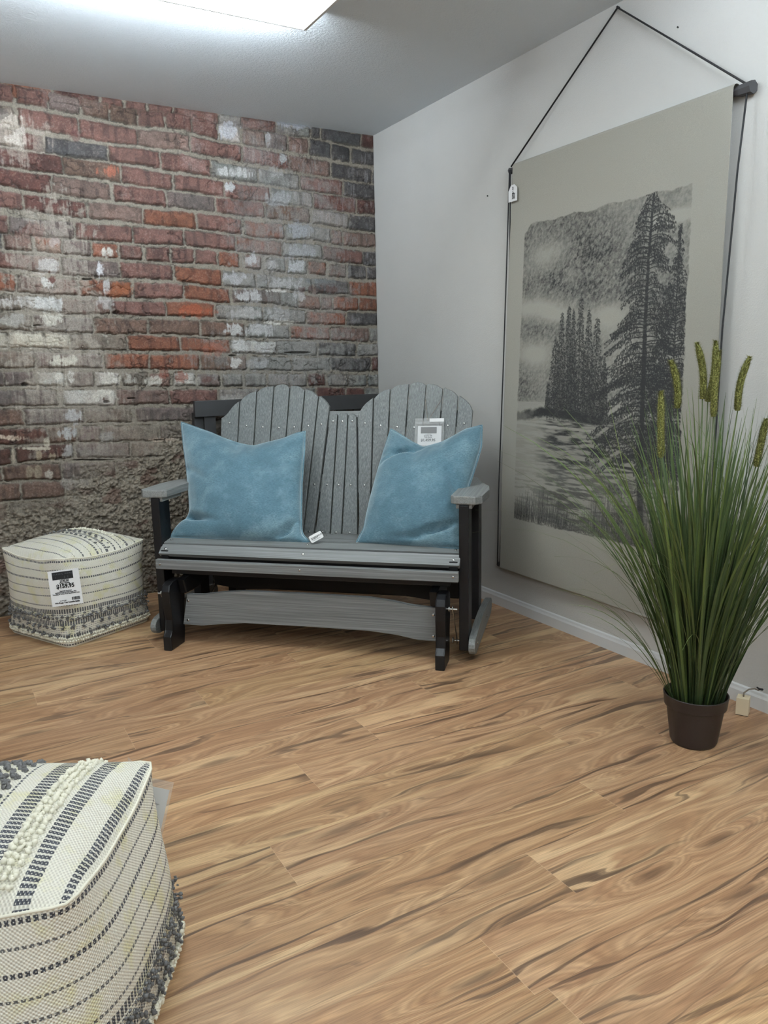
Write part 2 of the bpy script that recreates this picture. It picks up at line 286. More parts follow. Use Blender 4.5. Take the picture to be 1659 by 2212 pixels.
# whitewash / bloom patches: px centre, radii, colour, strength
PATCH = [(110, 660, 95, 200, (196, 188, 176), .42), (150, 850, 110, 120, (184, 176, 164), .34), (640, 600, 110, 190, (158, 156, 152), .38), (590, 770, 160, 60, (160, 160, 156), .32), (40, 300, 60, 50, (196, 184, 172), .4), (560, 470, 60, 190, (150, 148, 146), .25), (250, 960, 120, 60, (158, 146, 132), .3), (20,262,28,14,(200,190,178),.9),(5,248,14,10,(90,84,80),.7),(38,300,26,20,(205,196,186),.9),(62,302,12,12,(150,120,112),.4),(488,285,22,15,(196,198,204),.8),(500,374,40,11,(196,196,194),.85),(494,406,9,14,(196,198,198),.9),
 (607,344,9,14,(176,180,180),.8),(577,302,5,12,(196,198,200),.7),(600,430,30,15,(168,170,172),.6),(632,268,45,12,(176,178,186),.7),(592,372,14,14,(176,176,174),.5),(640,498,28,16,(172,176,182),.6),(644,545,30,15,(172,174,178),.6),
 (232,545,17,9,(212,208,200),.95),(115,525,12,9,(186,172,166),.8),(215,582,8,16,(220,220,224),.9),(102,578,22,14,(200,196,192),.85),(75,594,30,5,(196,186,174),.7),(100,613,14,10,(220,218,212),.95),(40,655,35,14,(200,196,192),.85),(90,657,26,14,(216,216,214),.9),
 (122,658,12,14,(216,216,214),.9),(228,620,10,14,(200,200,200),.7),(30,625,0,0,(0,0,0),0),(105,690,36,12,(214,210,198),.9),(30,692,30,12,(176,174,168),.7),(80,735,62,14,(218,212,196),.75),(130,780,28,12,(226,222,208),.95),(15,740,16,14,(196,190,178),.6),
 (225,655,16,13,(196,192,190),.6),(543,562,10,13,(204,206,208),.7),(535,540,0,0,(0,0,0),0),(540,563,15,10,(190,188,188),.6),(586,576,12,10,(186,186,186),.5),(640,575,17,13,(196,198,200),.75),(505,600,22,13,(196,196,198),.65),(615,612,40,13,(192,192,192),.7),
 (540,640,26,13,(206,206,206),.7),(640,640,14,12,(200,200,200),.6),(530,678,34,13,(190,188,186),.65),(590,680,30,13,(188,188,188),.5),(603,697,34,4,(232,230,222),.9),(500,712,18,12,(206,206,204),.85),(560,714,26,13,(196,196,196),.75),
 (515,750,20,14,(212,212,210),.8),(565,752,24,13,(196,196,196),.6),(503,785,14,12,(214,212,208),.8),(555,785,20,12,(186,188,190),.5),(598,628,26,4,(228,226,220),.85),
 (130,818,14,14,(222,218,208),.9),(152,815,8,13,(218,214,206),.8),(232,818,22,13,(222,218,208),.95),(275,820,10,12,(206,204,196),.6),(330,822,16,10,(212,208,198),.8),(412,822,14,10,(196,192,184),.6),(500,860,26,8,(186,184,178),.5),
 (160,858,24,13,(210,206,200),.75),(222,858,26,14,(220,216,206),.85),(155,900,22,14,(200,200,200),.75),(146,937,18,13,(196,198,198),.75),(230,940,14,12,(168,166,164),.5),(146,972,12,13,(190,190,190),.7),(200,977,60,14,(160,154,146),.45),(345,977,45,13,(150,144,134),.5),
 (160,1045,26,14,(172,168,162),.5),(165,1095,30,26,(150,144,136),.5),(110,605,8,8,(100,52,42),.95),(116,622,9,9,(110,54,44),.0),(225,862,9,6,(84,54,48),.9),
 (60,500,34,16,(120,62,52),.35),(235,372,20,15,(176,106,82),.7),(165,292,14,12,(105,66,64),.6),(255,628,24,15,(160,92,52),.5),(422,672,36,13,(178,90,56),.5),(455,755,28,12,(176,90,56),.4),
 (686,608,36,5,(120,124,126),.7),(690,626,40,8,(86,48,44),.6),(320,580,10,12,(90,70,62),.5),(24,945,26,6,(214,196,178),.85),(88,968,40,3,(206,198,180),.8),(100,955,5,10,(206,198,180),.8),(28,985,4,16,(190,180,160),.7),(84,985,5,10,(176,162,138),.7),(112,985,7,10,(176,162,138),.6),
 (62,1022,9,14,(160,148,126),.6),(82,1024,9,18,(160,148,126),.6),(105,1024,8,10,(196,190,178),.7),(355,950,28,4,(226,206,188),.85),(390,815,12,12,(150,80,58),.6),(352,806,12,10,(140,76,60),.6),(445,820,10,6,(100,66,62),.7)]
HOLES = [(188,603,12,2.2),(250,675,7,4),(285,1027,16,2.5),(330,985,22,1.6),(345,950,12,2),(52,830,8,4),(228,868,8,4),(280,860,10,1.5),(80,703,10,1.4),(500,768,9,2),(640,762,30,2.6),(200,993,48,1.6)]
def build_brick():
    xs = np.concatenate([np.arange(-4.6, -2.5, .014), np.arange(-2.5, -2.14, .005), np.arange(-2.14, .0, .0030), [0.]]); zs = np.arange(0, H+.003, .0030); zs[-1] = H
    X, Z = np.meshgrid(xs, zs)
    wx = (fbm(X*9, Z*9, 2, 1)-.5)*.016+(fbm(X*60, Z*60, 4, 2)-.5)*.014; wz = (fbm(X*5, Z*11, 2, 5)-.5)*.016+(fbm(X*55, Z*70, 4, 7)-.5)*.013
    # photo position of every wall vertex (for the survey-based layout of rows and stains)
    dX, dY, dZ = X-EYE[0], -EYE[1], Z-EYE[2]
    dep = dX*F_[0]+dY*F_[1]+dZ*F_[2]; PX = 829.5+F*(dX*R_[0]+dY*R_[1]+dZ*R_[2])/dep; PY = 1106-F*(dX*U_[0]+dY*U_[1]+dZ*U_[2])/dep
    n_lo = fbm(X*6, Z*6, 4, 9); n_mid = fbm(X*35, Z*35, 4, 12); n_hi = fbm(X*160, Z*160, 3, 15); strk = fbm(X*120, Z*9, 3, 18)
    mort = lin((136, 129, 117))*1.0
    col = mort[None, None, :]*(.62+.62*n_mid[..., None]*.6+.45*n_hi[..., None])
    hgt = np.zeros_like(X)+(n_mid-.5)*.006+(n_hi-.5)*.004
    top = np.zeros_like(X); crack = np.zeros_like(X)
    for pts, bricks, hp in ROWS:
        P = np.array([un(*tp(k, x, y), 1, 0) for k, x, y in pts]); o = np.argsort(P[:, 0]); cxs, czs = P[o, 0], P[o, 2]
        ends = [un(*tp(k, a, 0), 1, 0)[0] for k, a, b, c in bricks]
        # continue the course to the left of the photo
        first = bricks[0]; xl = un(tp(first[0], first[1], 0)[0], tp(*pts[0])[1], 1, 0)[0]
        lst = []
        for k, a, b, c in bricks:
            ypx = np.interp(tp(k, (a+b)/2, 0)[0], [tp(*p)[0] for p in pts], [tp(*p)[1] for p in pts])
            lst.append((un(tp(k, a, 0)[0], ypx, 1, 0)[0], un(tp(k, b, 0)[0], ypx, 1, 0)[0], c))
        xl = lst[0][0]; rr = random.Random(int(hp*10)+len(lst)+int(czs[0]*1000))
        while xl > -4.6:
            w = rr.choice([.2, .2, .205, .1]); lst.append((xl-.012-w, xl-.012, rr.choice([RED, BRN, DRD, PUR, ORG, PNK]))); xl -= w+.012
        hz = hp/394.*1.0
        for xa, xb, c in lst:
            xa, xb = min(xa, xb), max(xa, xb)
            i0, i1 = np.searchsorted(xs, [xa-.03, xb+.03]); zc0 = np.interp((xa+xb)/2, cxs, czs)
            j0, j1 = np.searchsorted(zs, [zc0-hz-.04, zc0+hz+.04])
            if i1-i0 < 2 or j1-j0 < 2: continue
            s = np.s_[j0:j1, i0:i1]; x = X[s]+wx[s]; z = Z[s]+wz[s]; zc = np.interp(X[s], cxs, czs)
            r = .007; qx = np.abs(x-(xa+xb)/2)-(xb-xa)/2+r; qz = np.abs(z-zc)-hz+r
            sd = np.hypot(np.maximum(qx, 0), np.maximum(qz, 0))+np.minimum(np.maximum(qx, qz), 0)-r
            m = sstep(.003, -.0035, sd); jit = 1+rr.uniform(-.14, .14)
            tilt = rr.uniform(-.0025, .0035); face = .010+tilt+(n_mid[s]-.5)*.008+(n_lo[s]-.5)*.004
            hgt[s] = hgt[s]*(1-m)+(face*sstep(.002, -.014, sd)+.0)*m+hgt[s]*0
            base = lin(c)*jit; var = (.38+.80*n_mid[s]+.45*n_hi[s])[..., None]
            hue = (n_lo[s][..., None]-.5)*np.array([.25, -.05, -.1])+1
            dk = sstep(.56, .74, vnoise(X[s]*55+c[0], Z[s]*18, 31))[..., None]*.35
            cc = base*var*hue*(1-dk)
            dusty = sstep(.52, .7, n_lo[s]*.4+n_hi[s]*.6)[..., None]*.20; cc = cc*(1-dusty)+lin((170, 160, 150))*dusty
            edge = sstep(-.009, 0, sd)[..., None]*.30; cc = cc*(1-edge)+mort*.75*edge
            crk = np.exp(-((sd-.0005)/.0022)**2)*sstep(.46, .60, vnoise(X[s]*30+c[1], Z[s]*30, 33)+.12*(zc-Z[s])/hz); crack[s] = np.maximum(crack[s], crk)
            col[s] = col[s]*(1-m[..., None])+cc*m[..., None]; top[s] = np.maximum(top[s], m)
    # open joints and hairline cracks
    hair = sstep(.030, .008, np.abs(fbm(X*13, Z*15, 4, 63)-.5))*sstep(.5, .62, fbm(X*5, Z*5, 2, 66))*.8; crack = np.maximum(crack, hair); hgt -= crack*.007; col = col*(1-.62*crack[..., None])
    # old whitewash and lime bloom
    for x, y, rx, ry, c, k in PATCH:
        if rx == 0: continue
        d = ((PX-x)/rx)**2+((PY-y)/ry)**2; w = d < 4
        d = d+(n_mid-.5)*3.2+(strk-.5)*2.2+(n_hi-.5)*1.2
        m = sstep(1.35, .55, d)*w*min(1, k*1.12)*(.78+.22*n_hi); m = (m*(.82+.18*top))[..., None]; col = col*(1-m)+lin(c)*(.75+.5*n_hi[..., None])*m
    # drips on the painted right part
    dr = sstep(.54, .66, strk)*sstep(470, 540, PX)*sstep(240, 330, PY)*.25*top*sstep(.45, .6, n_lo*.6+n_mid*.4); col = col*(1-dr[..., None])+lin((186, 186, 188))*dr[..., None]
    bl = sstep(.58, .72, n_lo)*sstep(560, 420, PY)*.12*top; col = col*(1-bl[..., None])+lin((190, 180, 176))*bl[..., None]
    for x, y, rx, ry in HOLES:
        d = ((PX-x)/rx)**2+((PY-y)/ry)**2+(n_mid-.5)*1.2; m = sstep(1.2, .5, d); hgt -= m*.022; col *= (1-.55*m[..., None])
    # crumbling plaster zone near the floor
    yb = np.interp(PX, [0, 150, 300, 400, 800], [1120, 1065, 975, 945, 930])+(n_lo-.5)*110
    rub = sstep(-45, 50, PY-yb)
    r1 = fbm(X*26, Z*26, 4, 41); r2 = fbm(X*75, Z*75, 3, 44); rg = np.abs(r1-.5)*2; hr = -.012*sstep(.25, .0, rg)+(r1-.5)*.034+(r2-.5)*.024+(n_hi-.5)*.008
    cr = lin((158, 148, 133))*(-.05+1.25*r2[..., None]+.5*n_hi[..., None]); redp = sstep(.62, .70, fbm(X*9, Z*11, 3, 50))[..., None]*.65; cr = cr*(1-redp)+lin((98, 62, 52))*redp  # crevice shade put into the plaster colour, following the relief noise
    lowd = sstep(.5, .1, Z)[..., None]*.25; cr = cr*(1-lowd)+lin((104, 96, 84))*lowd
    rb = rub[..., None]*.88; col = col*(1-rb)+cr*rb; hgt = hgt*(1-rub*.8)+hr*rub*.9
    edg = sstep(-4.6, -4.5, X)*sstep(0, -.01, X)*sstep(H, H-.012, Z)+.0
    P = np.stack([X, -.012-hgt*edg, Z], -1)
    o = grid_obj('wall_back', P, M_brick, col=np.clip(col, .005, .9)); o['kind'] = 'structure'
build_brick()

# two small marks left in the painted wall
for k, (x, y) in enumerate([(1054, 424), (1465, 60)]):
    p = un(x, y, 0, 0); bm = bmesh.new(); tube(bm, [p+np.array([.004, 0, 0]), p+np.array([-.005, 0, .002])], .0028, 6)
    o = bm_obj('nail', bm, M_ink); tag(o, ['small dark nail stub in the white wall left of the wall hanging', 'small dark nail stub in the white wall above the wall hanging rod'][k], 'nail', 'nail stubs in the white wall')

# ------------------------------------------------------------------ ceiling light
t = NT('lamp_diffuser', .5); t.color((.9, .9, .9, 1)); v = t.coord(); pr = t.noise(v, 300, 1)
t.b.inputs['Emission Color'].default_value = (.95, 1, .96, 1); t.b.inputs['Emission Strength'].default_value = 11.5; M_lamp = t.m
M_rim = plain('white_enamel', (226, 230, 232), .4)
t = NT('added_uplight_glow', .5); t.color((.9, .9, .9, 1)); t.b.inputs['Emission Color'].default_value = (.86, .94, 1, 1); t.b.inputs['Emission Strength'].default_value = 150; M_uplight = t.m  # strong glow for the hidden strips added to light the ceiling
def ceiling_light(x0, x1, y0, y1, label):
    e = empty('ceiling_light', ((x0+x1)/2, (y0+y1)/2, H)); hx, hy = (x1-x0)/2, (y1-y0)/2
    n = 28; V = []; FC = []
    for j in range(n+1):
        for i in range(n+1):
            a, b = 2*i/n-1, 2*j/n-1; V.append((a*(hx-.010), b*(hy-.004), -.078-.014*((1-a**8)*(1-b*b))**.5))
    for j in range(n):
        for i in range(n): q = j*(n+1)+i; FC.append((q, q+n+1, q+n+2, q+1))
    mesh_obj('diffuser', V, FC, M_lamp, e, True)
    for a in (-1, 1):
        bm = bmesh.new(); prism(bm, [(a*(hy-.004), -.070), (a*(hy-.058), -.008), (a*(hy-.064), -.012), (a*(hy-.010), -.074)], -hx+.012, hx-.012, lambda y_, z_, d: (d, y_, z_), 0); bm_obj('added_uplight', bm, M_uplight, e)  # hidden upward-tilted glowing strip, added to brighten the ceiling around the fixture
        bm = bmesh.new(); box(bm, a*(hx-.006)-.006, a*(hx-.006)+.006, -hy, hy, -.084, 0, .003); bm_obj('end_cap', bm, M_rim, e)
        bm = bmesh.new(); box(bm, -hx+.012, hx-.012, a*(hy-.003)-.003, a*(hy-.003)+.003, -.084, -.076, .001); bm_obj('lens_edge', bm, M_rim, e)
    tag(e, label, 'light'); return e
ceiling_light(-2.249, -1.029, -1.96, -1.352, 'white glowing rectangular ceiling light above the glider')
ceiling_light(-3.6, -2.4, -6.2, -5.6, 'white rectangular ceiling light behind the viewpoint, farthest from the brick wall')
ceiling_light(-4.9, -3.7, -4.0, -3.4, 'added unseen ceiling light brightening the floor and poufs, far left of the viewpoint')  # unseen fixture added to lift the floor and poufs
ceiling_light(-1.60, -.38, -4.3, -3.7, 'white rectangular ceiling light overhead between the viewpoint and the glider light')

# ------------------------------------------------------------------ glider
O3 = np.array([-1.17796, -1.374, 0.]); UX = np.array([.724983, -.688767, 0]); WX = np.array([.688767, .724983, 0]); ANG = math.atan2(UX[1], UX[0])
gl = empty('glider_bench', tuple(O3), ANG); tag(gl, 'grey two-seat glider bench with fan slatted back and black frame in the corner', 'bench')
def B3(U, W, Z): return O3+UX*U+WX*W+np.array([0, 0, Z])
def bw(z): return .72+.30*(z-.98)
bk_n = Vector((0, -1, .30)).normalized()
def screw(parent, p, n, r=.0052):
    n = Vector(n).normalized(); bm = bmesh.new(); bmesh.ops.create_uvsphere(bm, u_segments=12, v_segments=6, radius=r)
    for v in bm.verts: v.co.z *= .35
    bmesh.ops.transform(bm, matrix=Matrix.Translation(Vector(p))@n.to_track_quat('Z', 'Y').to_matrix().to_4x4(), verts=bm.verts)
    return bm_obj('screw', bm, M_steel, parent, True)
def arch(d): return float(np.interp(abs(d), [0, .042, .085, .125, .17, .21, .25, .29], [1.122, 1.116, 1.110, 1.097, 1.079, 1.055, 1.022, .97]))
topL = [-.630, -.532, -.444, -.356, -.273, -.195, -.123, -.060]; botL = [-.60, -.52, -.437, -.36, -.283, -.213, -.158, -.103]
topR = [.080, .159, .239, .326, .408, .489, .565, .640]; botR = [.120, .175, .238, .305, .38, .457, .54, .61]
cT = [-.056, -.016, .035, .078]; cB = [-.100, -.022, .036, .117]
slats = []
for i in range(7):
    slats.append((topL[i], topL[i+1], botL[i], botL[i+1], -.315-.0, 'L', i)); slats.append((topR[i], topR[i+1], botR[i], botR[i+1], .367, 'R', i))
for i in range(3): slats.append((cT[i], cT[i+1], cB[i], cB[i+1], .01, 'C', i))
for ta, tb, ba, bb, fc, sd, i in slats:
    g = .0028; zb = .385; pts = []
    ztop = []; nn = 9; cc = (-.313 if sd == 'L' else .3665)
    for k in range(nn):
        s = k/(nn-1); u = (ta+g)*(1-s)+(tb-g)*s
        if sd == 'C': z = .983-abs(u-.01)**2*2.4-.010*abs(2*s-1)**4
        else:
            outer = (1-s) if (ta+tb)/2 < cc else s
            z = arch(u-cc)-.011*(outer**5 if i != 3 else abs(2*s-1)**4)-.004*((1-outer)**4)+.002
        ztop.append((u, z))
    zr = 1.0
    def edge(a, b, z): return b+(a-b)*(z-.40)/(zr-.40)
    pts = [(edge(ta, ba, zb)+g, zb), (edge(tb, bb, zb)-g, zb)]+[(edge(tb, bb, ztop[-1][1])-g, ztop[-1][1])]+ztop[::-1][1:-1]+[(edge(ta, ba, ztop[0][1])+g, ztop[0][1])]
    bm = bmesh.new(); prism(bm, pts, 0, .021, lambda a, b, d: (a, bw(b)+d, b), .0035)
    o = bm_obj('back_slat', bm, M_gv, gl)
    for zs_ in ((.915 if sd != 'C' else .945), .648, .43):
        if sd != 'C':
            m = (ta+tb)/2-cc; zz = zs_+(.02*(m/.25)**2 if zs_ > .8 else 0)
        else: zz = zs_
        u = (edge(ta, ba, zz)+edge(tb, bb, zz))/2; screw(o, (u, bw(zz)-.0015, zz), bk_n)
for za, zb_, ua, ub in ((.915, .99, -.60, .61), (.61, .69, -.6, .6), (.36, .45, -.62, .62)):
    bm = bmesh.new(); box(bm, ua, ub, .0, .03, za, zb_, .003)
    for v in bm.verts: v.co.y += bw(v.co.z)+.022
    bm_obj('back_rail', bm, M_gh, gl)
# seat boards: (w0, z0, w1, z1) top faces
seat = [(.092, .412, .128, .447), (.137, .452, .205, .462), (.213, .462, .292, .458), (.300, .457, .379, .448), (.387, .446, .466, .436), (.474, .434, .553, .424)]
bm = bmesh.new(); box(bm, -.666, .666, .062, .086, .349, .392, .004); o = bm_obj('front_rail', bm, M_gh, gl)
for u in (-.645, 0, .645): screw(o, (u, .0615, .372), (0, -1, 0))
for k, (w0, z0, w1, z1) in enumerate(seat):
    dv = Vector((0, w1-w0, z1-z0)).normalized(); nv = Vector((0, -dv.z, dv.y)); bm = bmesh.new(); hw = .666 if k < 2 else .648
    pts = [(w0, z0), (w1, z1), (w1-nv.y*.022, z1-nv.z*.022), (w0-nv.y*.022, z0-nv.z*.022)]
    prism(bm, pts, -hw, hw, lambda a, b, d: (d, a, b), .0035); o = bm_obj('seat_slat', bm, M_gh, gl)
    for u in (-.64, 0, .64): screw(o, (u*hw/.666, w0*.5+w1*.5, z0*.5+z1*.5+.0008), nv, .0062)
for sgn in (-1, 1):
    S = lambda u: sgn*u
    def mbox(name, u0, u1, w0, w1, z0, z1, mat, bev=.004, par=gl):
        bm = bmesh.new(); a, b = sorted((S(u0), S(u1))); box(bm, a, b, w0, w1, z0, z1, bev); return bm_obj(name, bm, mat, par)
    mbox('front_post', .660, .700, .118, .208, .045, .652, M_blk)
    mbox('rear_post', .660, .700, .455, .545, .07, .652, M_blk)
    mbox('seat_side_rail', .622, .658, .10, .62, .335, .425, M_blk)
    # armrest with clipped corners and tapered rear
    pts = [(S(.640), .116), (S(.728), .106), (S(.752), .135), (S(.762), .30), (S(.750), .40), (S(.700), .52), (S(.668), .66), (S(.625), .66), (S(.630), .30), (S(.626), .132)]
    bm = bmesh.new(); prism(bm, pts, .656, .690, lambda a, b, d: (a, b, d), .006); bm_obj('armrest', bm, M_gd, gl)
    pts = [(S(.648), .128), (S(.712), .128), (S(.712), .30), (S(.648), .30)]; bm = bmesh.new(); prism(bm, pts, .636, .656, lambda a, b, d: (a, b, d), .004); bm_obj('arm_bracket', bm, M_gd, gl)
    # grey runner with rounded ends joining the posts below
    pts = []
    for k in range(9): th = math.pi/2+math.pi*k/8; pts.append((.125+.042*math.cos(th), .070+.036*math.sin(th)))
    for k in range(9): th = -math.pi/2+math.pi*k/8; pts.append((.680+.042*math.cos(th), .070+.036*math.sin(th)))
    pts.insert(18, (.40, .128)); pts.insert(19, (.25, .122)); pts.insert(18, (.55, .122))
    bm = bmesh.new(); prism(bm, pts, S(.702), S(.730), lambda a, b, d: (d, a, b), .005); o = bm_obj('runner', bm, M_gd, gl)
    screw(o, (S(.731), .16, .07), (sgn, 0, 0), .007); screw(o, (S(.731), .50, .075), (sgn, 0, 0), .007)
    # base leg boards (shaped)
    leg = [(0, 0), (.118, 0), (.124, .05), (.126, .13), (.135, .20), (.15, .245), (.145, .285), (.12, .300), (.055, .300), (.022, .288), (.012, .262), (.016, .20), (.030, .13), (.024, .085), (.0, .062)]
    bm = bmesh.new(); prism(bm, leg, S(.580), S(.620), lambda a, b, d: (d, a, b), .006); lg = bm_obj('base_leg', bm, M_blk, gl)
    bm = bmesh.new(); prism(bm, [(.80-a, b) for a, b in leg], S(.580), S(.620), lambda a, b, d: (d, a, b), .006); bm_obj('base_leg', bm, M_blk, gl)
    pts = [(.10, .235), (.20, .232), (.30, .255), (.40, .262), (.50, .255), (.60, .232), (.70, .235), (.74, .30), (.62, .315), (.50, .338), (.40, .342), (.30, .338), (.18, .315), (.08, .30)]
    bm = bmesh.new(); prism(bm, pts, S(.544), S(.579), lambda a, b, d: (d, a, b), .006); bm_obj('base_side_rail', bm, M_blk, gl)
    # swing arms: thin steel links between base leg and post, with bolt and washer
    for w_, wt in ((.060, .155), (.74, .50)):
        bm = bmesh.new(); A = Vector((S(.640), w_, .240)); Bp = Vector((S(.650), wt, .075))
        tube(bm, [A+Vector((0, 0, .012)), A, A*.6+Bp*.4, Bp, Bp-Vector((0, 0, .014))], [.010, .012, .0055, .010, .008], 8)
        for v in bm.verts: v.co.x = S(.645)+(v.co.x-S(.645))*.22
        sw = bm_obj('swing_arm', bm, M_steel, gl, True)
        for q, l0, l1 in ((A, .618, .662), (Bp, .636, .664)):
            bm = bmesh.new(); tube(bm, [(S(l0), q.y, q.z), (S(l1), q.y, q.z)], .0045, 8); tube(bm, [(S(.628), q.y, q.z), (S(.632), q.y, q.z)], .013, 14); bm_obj('bolt', bm, M_steel, sw, False)
    screw(lg, (S(.60), .016, .243), (0, -1, .1), .006)
# front stretcher with arched edges, black rear aprons
up = [(-.55, .226), (-.47, .226), (-.38, .244), (-.28, .254), (0, .256), (.28, .254), (.38, .244), (.47, .226), (.578, .226)]
lo = [(.575, .082), (.49, .084), (.40, .100), (.28, .110), (0, .112), (-.28, .110), (-.40, .098), (-.49, .086), (-.578, .086)]
bm = bmesh.new(); prism(bm, up+lo, .108, .132, lambda a, b, d: (a, d, b), .003); o = bm_obj('stretcher', bm, M_gh, gl)
for u, z in ((-.545, .198), (-.552, .108), (.556, .196), (.555, .104)): screw(o, (u, .107, z), (0, -1, 0), .0065)
lo = [(-.56, .19), (-.42, .172), (-.30, .180), (-.15, .196), (0, .200), (.15, .196), (.30, .188), (.42, .176), (.56, .158), (.56, .33), (-.56, .33)]
bm = bmesh.new(); prism(bm, lo, .40, .43, lambda a, b, d: (a, d, b), .003); bm_obj('base_cross_board', bm, M_blk, gl)
bm = bmesh.new(); box(bm, -.579, .579, .66, .69, .1, .24, .003); bm_obj('rear_stretcher', bm, M_blk, gl)
bm = bmesh.new(); box(bm, -.622, .622, .12, .145, .315, .40, .003); bm_obj('seat_cross_rail', bm, M_blk, gl)
bm = bmesh.new(); box(bm, -.655, .655, .600, .630, .30, .38, .003); bm_obj('seat_cross_rail', bm, M_blk, gl)

# ------------------------------------------------------------------ pillows
t = NT('blue_velvet', .75); v = t.coord(); t.b.inputs['Sheen Weight'].default_value = 1.; t.b.inputs['Sheen Roughness'].default_value = .45; t.b.inputs['Sheen Tint'].default_value = (.75, .92, 1, 1)
n1 = t.noise(v, 7, 4, .6); n2 = t.noise(t.scale(v, (110, 110, 520)), 1, 3, .6)
c = t.ramp(n1, [(.35, L4(72, 106, 119)), (.5, L4(80, 115, 129)), (.68, L4(112, 142, 152))]); c = t.mix(t.ramp(n2, [(.36, .85), (.62, 0.)]), c, L4(52, 86, 102)); n4 = t.noise(v, 9, 6, .75); c = t.mix(t.ramp(n4, [(.50, 0.), (.74, .42)]), c, L4(134, 162, 172)); t.color(c); t.bump(n2, .35, .002); M_velvet = t.m
def resample(pts, n):
    pts = np.array(pts, float); d = np.r_[0, np.cumsum(np.linalg.norm(np.diff(pts, axis=0), axis=1))]; s = np.linspace(0, d[-1], n)
    return np.stack([np.interp(s, d, pts[:, k]) for k in range(pts.shape[1])], -1)
def smooth1(P, it=2):
    for _ in range(it): Q = P.copy(); Q[1:-1] = (P[:-2]+2*P[1:-1]+P[2:])/4; P = Q
    return P
def pillow(top, right, bottom, left, w_bot, slope, yaw, label, T=.085, folds=()):
    """edge outlines (photo px) read off on the plane the pillow leans in"""
    n0 = np.array([0, -1, slope]); n0 = n0/np.linalg.norm(n0)
    p0 = B3(yaw[0], w_bot, .46)
    nb = UX*(math.sin(yaw[1]))*1+WX*(-math.cos(yaw[1]))+np.array([0, 0, slope]); nb /= np.linalg.norm(nb)
    N = 81; E = {}
    for k, e in (('t', top), ('r', right), ('b', bottom), ('l', left)): E[k] = smooth1(resample([on_plane(x, y, p0, nb) for x, y in e], N), 3)
    E['t'][0] = E['l'][0]; E['t'][-1] = E['r'][0]; E['b'][0] = E['l'][-1]; E['b'][-1] = E['r'][-1]
    P = np.zeros((N, N, 3))
    for j in range(N):
        for i in range(N):
            s, q = i/(N-1), j/(N-1)
            P[j, i] = (1-q)*E['t'][i]+q*E['b'][i]+(1-s)*E['l'][j]+s*E['r'][j]-((1-s)*(1-q)*E['t'][0]+s*(1-q)*E['t'][-1]+(1-s)*q*E['b'][0]+s*q*E['b'][-1])
    s, q = np.meshgrid(np.linspace(0, 1, N), np.linspace(0, 1, N))
    prof = (np.clip(1-(2*s-1)**2, 0, 1)*np.clip(1-(2*q-1)**2, 0, 1))
    th = T*prof**.5*(1+.25*(q-.4))
    cr = fbm(s*5, q*5, 3, 61)-.5; wr = np.zeros_like(s)
    for (fs, fq, dx, dy, amp, wd) in folds:
        a = (s-fs)*dx+(q-fq)*dy; b = -(s-fs)*dy+(q-fq)*dx; wr -= amp*np.exp(-(b/wd)**2)*np.exp(-(a/.16)**2)
    fr = (th+(cr*.016+wr)*np.clip(prof*6, 0, 1))
    A = P+nb*fr[..., None]; Bk = P-nb*(th*.22)[..., None]
    V = np.concatenate([A.reshape(-1, 3), Bk.reshape(-1, 3)]); FC = []
    idx = lambda j, i, b: b*N*N+j*N+i
    for j in range(N-1):
        for i in range(N-1): FC.append((idx(j, i, 0), idx(j+1, i, 0), idx(j+1, i+1, 0), idx(j, i+1, 0))); FC.append((idx(j, i, 1), idx(j, i+1, 1), idx(j+1, i+1, 1), idx(j+1, i, 1)))
    c0 = P[N-1, N//2]; e = empty('throw_pillow', tuple(c0)); tag(e, label, 'pillow', 'blue velvet throw pillows on the glider')
    bm = bmesh.new(); vs = [bm.verts.new(v-c0) for v in V]
    for f in FC: bm.faces.new([vs[k] for k in f])
    bmesh.ops.remove_doubles(bm, verts=bm.verts, dist=.0004)
    bm_obj('cover', bm, M_velvet, e, True)
    loop = np.concatenate([E['t'], E['r'][1:], E['b'][::-1][1:], E['l'][::-1][1:-1]])-c0
    bm = bmesh.new(); tube(bm, list(loop), .0042, 6, closed=True); bm_obj('piping', bm, M_velvet, e, True)
    return e, c0
e1, c1 = pillow([(392, 912), (425, 924), (459, 936), (483, 947), (519, 959), (550, 965), (579, 957), (615, 947), (635, 938), (659, 932)],
 [(659, 932), (657, 981), (652, 1041), (651, 1089), (651, 1138), (653, 1154), (668, 1170)],
 [(369, 1161), (435, 1164), (531, 1168), (603, 1170), (668, 1173)],
 [(392, 912), (396, 957), (404, 1017), (409, 1077), (411, 1105), (404, 1122), (390, 1130), (378, 1142), (369, 1161)], .20, .85, (-.33, 0), 'light blue velvet throw pillow on the left seat of the glider',
 .10, [(.08, .84, 1, .12, .055, .024), (.92, .88, .8, -.75, .045, .024), (.84, .95, .9, -.5, .03, .015), (.5, .05, 0, 1, .014, .05), (.05, .45, .9, .4, .014, .03)])
e2, c2 = pillow([(845, 927), (868, 941), (892, 956), (917, 968), (958, 956), (982, 943), (1006, 928), (1041, 919)],
 [(1041, 919), (1040, 964), (1026, 1012), (1014, 1047), (1003, 1092), (1000, 1150), (1001, 1183)],
 [(770, 1175), (825, 1179), (905, 1182), (1001, 1185)],
 [(845, 927), (834, 959), (818, 1012), (800, 1078), (791, 1118), (787, 1140), (770, 1172)], .21, .80, (.43, -.12), 'light blue velvet throw pillow on the right seat, tilted against the arm',
 .105, [(.25, .16, .9, -.45, .032, .022), (.18, .22, .8, -.7, .02, .018), (.78, .88, 1, -.25, .055, .026), (.92, .6, .6, .8, .018, .03), (.35, .1, .3, 1, .014, .05), (.55, .95, 1, 0, .012, .02)])

